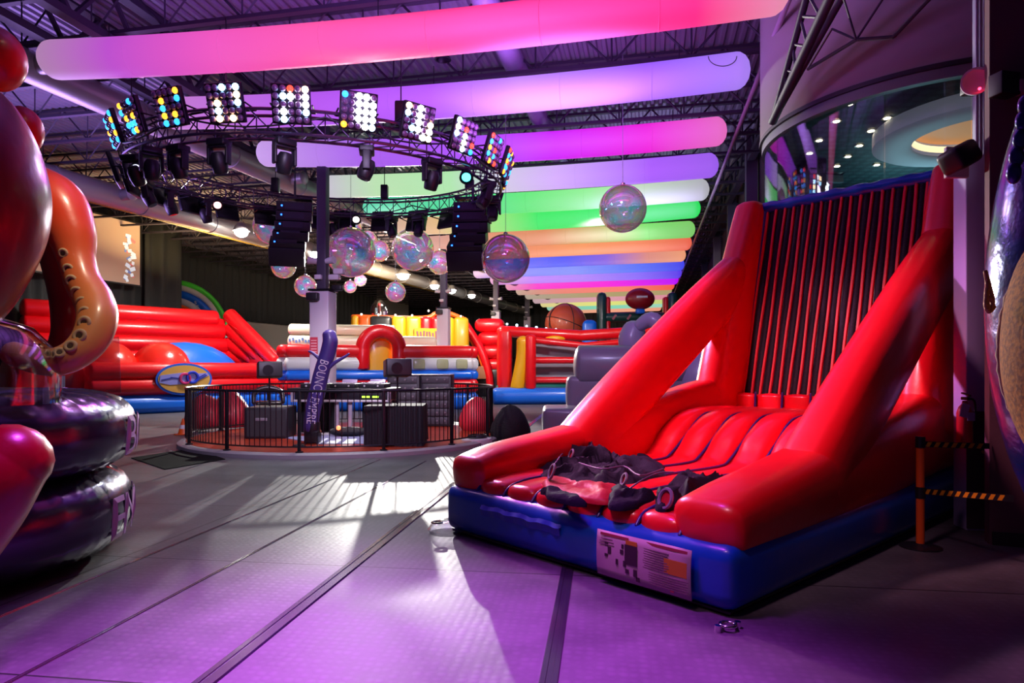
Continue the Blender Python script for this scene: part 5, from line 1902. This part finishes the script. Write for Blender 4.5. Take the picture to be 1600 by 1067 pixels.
p = at_floor(286, 679)
o = thing('traffic_cone', 'small orange cone on the floor at the left side of the round stage', 'cone', (p.x, p.y, 0))
MB().lathe((0, 0, 0), [(.01, .02), (.12, .02), (.11, .04), (.02, .38), (.01, .39)], seg=20).build('cone_body', ORG, o)
MB().rbox((0, 0, .012), (.3, .3, .024), .01, n=1).build('cone_foot', ORG, o)
MB().lathe((0, 0, 0), [(.083, .145), (.063, .235), (.061, .235), (.081, .145)], seg=20).build('cone_band', WHT, o)

# ================================================================ LEFT: TENTACLED INFLATABLE AND DOUBLE RING
RX, RY = -4.95, 5.25
pl = thing('ring_pedestal_inflatable', 'dark purple shiny inflatable base of two stacked rings at the left', 'inflatable', (RX, RY, 0))
PMET = mat('purple_metallic_vinyl', (.06, .035, .1), .24, .75, coat=.5, bump=(4, .15))


def puff_ring(z0, z1, R, seed):
    h = (z1 - z0) / 2
    zc_ = (z0 + z1) / 2
    rows = []
    N = 180
    prof = []
    for j in range(17):
        t = -PI / 2 + PI * j / 16
        prof.append((spow(math.cos(t), .62), spow(math.sin(t), .8)))
    for a, b in prof:
        row = []
        for i in range(N):
            th_ = 2 * PI * i / N
            wr = .012 * math.sin(th_ * 46 + 2 * math.sin(th_ * 7)) * (1 - abs(a) ** 3) + .006 * math.sin(th_ * 90 + seed)
            rr = (R - .62) + .62 * a + wr * .6
            zz = zc_ + h * b + wr * (1 if b > 0 else -1)
            row.append(Vector((rr * math.cos(th_), rr * math.sin(th_), zz)))
        rows.append(row)
    top = [Vector((p.x * .2, p.y * .2, z1 - .05)) for p in rows[-1]]
    return MB().rings(rows + [top], c0=True, c1=True)


puff_ring(.02, .76, 1.69, 1).build('lower_ring', PMET, pl)
puff_ring(.72, 1.40, 1.72, 4).build('upper_ring', PMET, pl)
LETM = mat('lilac_letters', '#a878c0', .4)
for word, zc_, R_, h_, a0_ in (('BOUNCE', 1.06, 1.735, .36, .20), ('EMPIRE', .38, 1.705, .38, .08)):
    q = MB()
    vs, fs = text_mesh(word, h_ * 1.35, .002)
    a_st = a0_
    q.add([((R_ + .004 + v.z - .06 * (abs(v.y - .2) / .25) ** 3) * math.cos(a_st + v.x / R_), (R_ + .004 + v.z - .06 * (abs(v.y - .2) / .25) ** 3) * math.sin(a_st + v.x / R_), zc_ - .2 + v.y) for v in vs], fs)
    q.build('lettering', LETM, pl, smooth=False)

tn = thing('tentacled_creature_inflatable', 'giant red inflatable creature with a suckered tan tentacle at the left edge', 'inflatable', (-4.3, 4.7, 0))
DRED = vinyl('deep_red_vinyl', (.27, .002, .01), .32, .3)


def grad_mat(name, ca, cb, z0, z1):
    m = vinyl(name, ca, .35, .3)
    nt = m.node_tree
    tc = nt.nodes['Texture Coordinate']
    sx = nt.nodes.new('ShaderNodeSeparateXYZ')
    mr = nt.nodes.new('ShaderNodeMapRange')
    mr.inputs[1].default_value = z0
    mr.inputs[2].default_value = z1
    cr = nt.nodes.new('ShaderNodeValToRGB')
    cr.color_ramp.elements[0].color = (*cb, 1)
    cr.color_ramp.elements[1].color = (*ca, 1)
    nt.links.new(tc.outputs['Object'], sx.inputs[0])
    nt.links.new(sx.outputs[2], mr.inputs[0])
    nt.links.new(mr.outputs[0], cr.inputs[0])
    nt.links.new(cr.outputs[0], nt.nodes['Principled BSDF'].inputs['Base Color'])
    return m


TENT = grad_mat('airbrushed_tentacle', (.85, .07, .02), (.75, .34, .11), 1.9, 2.8)


def wl(px, py, D):
    q_ = P(px, py, D)
    return (q_.x + 4.3, q_.y - 4.7, q_.z)


# body: big pear leaning right at the top
MB().sweep([(*wl(-150, 130, 4.0), .32), (*wl(-120, 200, 4.0), .52), (*wl(-110, 275, 4.0), .6), (*wl(-110, 345, 4.0), .59), (*wl(-122, 425, 4.0), .5), (*wl(-146, 495, 4.0), .38), (*wl(-170, 550, 4.0), .25)], seg=40, sub=8, cap=.9).build('creature_body', DRED, tn)
MB().sweep([(*wl(-180, 500, 4.2), .35), (*wl(-235, 590, 4.2), .45), (*wl(-260, 660, 4.3), .55)], seg=28, sub=5, cap=.6).build('creature_neck', DRED, tn)
MB().sph(wl(-8, 92, 4.6), .19, 28, sc=(1, 1, 1.15)).build('body_lump', RED, tn)
MB().sph(wl(34, 204, 5.2), .15, 28, sc=(1, 1, 1.25)).build('body_lump', RED, tn)
tp = [(30, 300, 5.35, .26), (84, 318, 5.3, .225), (110, 362, 5.25, .18), (120, 405, 5.2, .135), (130, 440, 5.15, .13), (147, 470, 5.1, .138), (152, 500, 5.0, .138), (140, 532, 4.9, .125), (114, 556, 4.8, .11), (82, 566, 4.75, .10), (50, 562, 4.7, .09), (20, 552, 4.7, .085)]
MB().sweep([(*wl(x, y, D), r) for x, y, D, r in tp], seg=26, sub=8, cap=.8).build('curling_tentacle', TENT, tn)
MB().sweep([(*wl(95, 400, 5.7), .16), (*wl(112, 460, 5.7), .17), (*wl(112, 510, 5.6), .15), (*wl(100, 540, 5.6), .12)], seg=20, sub=5).build('rear_tentacle', DRED, tn)
SUCK = mat('sucker_cream', '#c9b088', .6)
SUCD = mat('sucker_hole', '#4a3a2a', .7)
ts_ = spline([(*wl(x, y, D), r) for x, y, D, r in tp], 8)
for k, (ix, r) in enumerate(((22, .032), (27, .036), (31, .04), (35, .042), (40, .042), (45, .042), (50, .042), (56, .042), (62, .038), (68, .034), (74, .03))):
    c = Vector(ts_[ix][:3])
    t = (Vector(ts_[ix + 1][:3]) - Vector(ts_[ix - 1][:3])).normalized()
    camd = (Vector((0, 0, 1.6)) - (c + Vector((-4.3, 4.7, 0)))).normalized()
    ri = Vector((0, 0, 1)).cross(camd).normalized()
    inner = ri * t.z - Vector((0, 0, 1)) * t.dot(ri)
    inner.normalize()
    d_ = (inner * .55 + camd * .85).normalized()
    M = d_.to_track_quat('Z', 'Y').to_matrix()
    r *= 1.15
    c = c + d_ * (ts_[ix][3] * 1.03)
    s_ = MB().torus(c, r * .75, r * .35, seg=20, sg=8, M=M, sc=.7).build('sucker', SUCK, tn)
    MB().lathe(c, [(.002, .008), (r * .45, .008), (r * .5, -.01)], seg=14, M=M).build('sucker_hole', SUCD, s_)
# front limb resting over the rings
MB().sweep([(*wl(-260, 1010, 3.5), .3), (*wl(-150, 900, 3.5), .3), (*wl(-45, 780, 3.5), .27), (*wl(20, 716, 3.6), .2)], seg=28, sub=6, cap=.9).build('front_limb', DRED, tn)
# clear dome
dc = thing('clear_dome', 'clear vinyl bubble standing on the dark purple rings', 'dome', (-3.74, 4.4, 1.36))
MB().lathe((0, 0, 0), [(.62, 0), (.62, .2), (.58, .38), (.46, .52), (.24, .6), (.01, .62)], seg=40).build('dome_skin', CLEARV, dc)
q = MB()
for a in (-.9, -.55):
    q.sweep([(.625 * math.cos(a), .625 * math.sin(a), .0, .012), (.63 * math.cos(a), .63 * math.sin(a), .2, .014), (.585 * math.cos(a), .585 * math.sin(a), .4, .014), (.46 * math.cos(a), .46 * math.sin(a), .53, .01)], seg=8)
q.build('dome_welt', mat('clear_welt', (.7, .72, .75), .15, trans=.5), dc)
o = tag(MB().prism([(0, 0), (.52, 0), (.5, .5), (0, .52)], .008, MF, (-4.0, 5.9, 1.38)).build('clear_vinyl_sheet', CLEARV, None, smooth=False), 'thin clear vinyl window panel standing on the purple rings', 'clear panel')

# ================================================================ RIGHT EDGE
wr = wall_line('wall_side', (4.36, 6.08), (6.6, 5.2), 0, 8.3, .15, mat('brown_wall', '#6a4450', .8, bump=(20, .05)))
bs = wall_line('baseboard_side', (4.35, 6.0), (6.6, 5.12), 0, .12, .03, mat('dark_baseboard', (.02, .015, .02), .6))
cp = thing('edge_column', 'slim pale violet column at the right beside the sticky wall', 'column', (4.6, 6.62, 0), -.12)
MB().rbox((0, 0, 1.85), (.24, .24, 3.7), .015, n=1).build('column_casing', mat('violet_paint', '#b0a8d8', .55), cp)
MB().rbox((.07, .02, 6.0), (.07, .1, 4.6), .01, n=1).build('column_upper', mat('violet_paint_dark', '#8078b0', .55), cp)
MB().box((0, -.125, .6), (.235, .012, 1.15)).build('dark_door_panel', mat('dark_panel', (.06, .04, .06), .5), cp, smooth=False)
for x in (.0, .035, -.035):
    MB().cyl((.03 + x, -.09, 3.7), (.03 + x, -.09, 8.2), .014, seg=8).build('conduit', mat('conduit', '#9a86b8', .4), cp)
MB().sph((.02, -.15, .78), .018, 10).build('door_knob', mat('brass', (.5, .3, .1), .3, 1), cp)
# black wall speaker
p = P(1499, 246, 6.2)
o = thing('wall_speaker', 'black speaker on a pale bracket at the top of the right column', 'speaker', p, 0)
MB().rbox((0, 0, 0), (.3, .24, .22), .05, n=2, M=Matrix.Rotation(-.5, 3, 'Y') @ Matrix.Rotation(.3, 3, 'Z')).build('speaker_body', BLK, o)
MB().rbox((.12, .22, .02), (.22, .05, .3), .01, n=1).build('bracket', PAINT, o)
MB().cyl((0, 0, 0), (.12, .25, .0), .03, seg=8).build('bracket_arm', BLKM, o)
# emergency lamp
p = P(1524, 129, 6.3)
o = thing('emergency_light', 'pale emergency lamp head with a red indicator high on the right column', 'emergency light', p, 0)
MH = Vector((-.5, -.85, -.1)).to_track_quat('Z', 'Y').to_matrix()
MB().lathe((0, 0, 0), [(.02, -.17), (.07, -.15), (.12, .0), (.125, .06), (.105, .06), (.075, .02), (.005, .015)], seg=24, M=MH).build('lamp_head', mat('lamp_white', '#e8e4f0', .45), o)
MB().rbox((.05, .1, 0), (.14, .2, .12), .02, n=1).build('lamp_arm', BLK, o)
MB().sph((-.03, -.1, -.1), .014, 10).build('red_indicator', mat('red_ind', (1, 0, 0), .4, emit=(1, .02, .05), es=12), o)
p = P(1578, 134, 5.9)
o = thing('wall_box', 'black box with a pink end on the wall beside the emergency lamp', 'box', p, .2)
MB().rbox((-.06, 0, 0), (.2, .14, .2), .01, n=1).build('box_body', BLK, o)
MB().rbox((.07, -.02, -.02), (.1, .12, .12), .02, n=1).build('box_end', mat('pink_end', '#b08a98', .5), o)
# extinguisher
p = P(1512, 660, 6.25)
o = thing('fire_extinguisher', 'red fire extinguisher with a white tag on the right column', 'fire extinguisher', (p.x + .06, 6.38, p.z - .22))
MB().lathe((0, 0, 0), [(.01, 0), (.06, 0), (.068, .02), (.068, .3), (.05, .36), (.025, .39), (.02, .42)], seg=24).build('cylinder_body', mat('extinguisher_red', (.5, .01, .02), .3, coat=.5), o)
MB().rbox((0, -.01, .44), (.03, .1, .03), .008, n=1).rbox((0, -.02, .48), (.025, .12, .015), .005, n=1, M=Matrix.Rotation(.2, 3, 'X')).build('handle', BLK, o)
MB().sweep([(.02, 0, .44, .01), (.09, 0, .42, .01), (.1, 0, .3, .01), (.075, 0, .14, .01)], seg=8).build('hose', BLK, o)
MB().box((-.05, -.075, .33), (.075, .006, .13), M=Matrix.Rotation(.25, 3, 'Y')).box((.015, -.07, .27), (.07, .004, .08)).build('inspection_tag', mat('tag_paper', '#b0a8d8', .6), o, smooth=False)
# stanchion
p = at_floor(1438, 855)
o = thing('belt_stanchion', 'red-orange stanchion post with two black and yellow striped belts', 'stanchion', (p.x, p.y, 0))
MB().cyl((0, 0, 0), (0, 0, .98), .034, seg=20).build('post', mat('orange_post', (.8, .1, .01), .4), o)
MB().lathe((0, 0, 0), [(.01, 0), (.17, 0), (.17, .012), (.05, .03), (.04, .04)], seg=28).build('weighted_foot', BLK, o)
for z in (.5, .95):
    MB().cyl((0, 0, z - .06), (0, 0, z + .04), .04, seg=20).build('belt_cassette', BLK, o)


def belt(za, px, py, D):
    a = Vector((p.x + .03, p.y, za))
    b = P(px, py, D)
    d = b - a
    L = d.length
    t = d.normalized()
    up = Vector((0, 0, 1))
    n_ = int(L / .085)
    bl = MB()
    h = .026
    th_ = Vector((0, -.003, 0))
    bl.add([a - up * h, b - up * h, b + up * h, a + up * h, a - up * h - th_, b - up * h - th_, b + up * h - th_, a + up * h - th_], [(0, 1, 2, 3), (7, 6, 5, 4), (0, 4, 5, 1), (3, 2, 6, 7)])
    bo = bl.build('belt', BLK, o, world=True, smooth=False)
    ye = MB()
    for k in range(n_):
        s0_ = (k + .1) * .085
        s1_ = s0_ + .043
        of = Vector((0, -.006, 0))
        sh = .03
        ye.add([a + t * s0_ - up * (h - .004) + of, a + t * s1_ - up * (h - .004) + of, a + t * (s1_ + sh) + up * (h - .004) + of, a + t * (s0_ + sh) + up * (h - .004) + of], [(0, 1, 2, 3)])
    ye.build('belt_stripe', mat('safety_yellow', (.75, .3, .01), .5), bo, world=True, smooth=False)


XFo = XF[o.name]
belt(.92, 1546, 697, 6.0)
belt(.50, 1584, 779, 5.0)
# furry purple and brown monster at the right edge
mo = thing('furry_monster_inflatable', 'purple-blue shiny inflatable with a brown furry front at the right edge', 'inflatable', (2.3, 2.55, 0))
PB = mat('iridescent_purple_vinyl', (.06, .02, .22), .22, .5, coat=.6, bump=(7, .25), mix=((.01, .03, .2), .4, .62))
FUR = mat('brown_fur_print', (.5, .19, .015), .8, bump=(60, .6, .004), mix=((.22, .075, .01), .38, .62))


def ml(px, py, D):
    q_ = P(px, py, D)
    return (q_.x - 2.3, q_.y - 2.55, q_.z)


MB().sweep([(*ml(1765, 20, 2.75), .16), (*ml(1742, 150, 2.75), .30), (*ml(1715, 320, 2.75), .355), (*ml(1710, 480, 2.75), .375), (*ml(1728, 640, 2.75), .37), (*ml(1768, 790, 2.75), .32), (*ml(1818, 900, 2.75), .2)], seg=36, sub=8, cap=.8).build('creature_body', PB, mo)
fp = [(*ml(1768, 330, 2.45), .2), (*ml(1740, 430, 2.42), .29), (*ml(1722, 540, 2.4), .30), (*ml(1730, 640, 2.4), .28), (*ml(1762, 740, 2.42), .22)]
MB().sweep(fp, seg=40, sub=8, cap=.9).build('furry_front', FUR, mo)
lf = Vector((-.76, .65, 0))
edge = [(*(Vector(p_[:3]) + lf * p_[3] * 1.0), .012 + .003 * math.sin(i_ * 2.7)) for i_, p_ in enumerate(spline(fp, 8))]
MB().sweep(edge, seg=8, sub=1).build('furry_edge', mat('pale_fur', (.5, .33, .2), .8, bump=(60, .5, .01)), mo)
for i, (x, y) in enumerate(((1598, 190), (1594, 218), (1588, 245), (1584, 270), (1602, 165))):
    MB().sph(ml(x, y, 2.42), .035, 14, sc=(.7, .7, 1.2)).build('shiny_bump', PB, mo)
GOLD = mat('gold_fringe', (.6, .3, .12), .5, .2, bump=(60, .4))
for pts in ([(1536, 425), (1539, 445), (1537, 462), (1540, 482)], [(1537, 430), (1543, 452), (1547, 470), (1544, 484)], [(1539, 455), (1536, 475), (1541, 487), (1549, 480)], [(1541, 465), (1547, 474), (1543, 486)]):
    MB().sweep([(*ml(x + 4, y, 2.5), .008) for x, y in pts], seg=8, sub=5).build('gold_tassel', GOLD, mo)
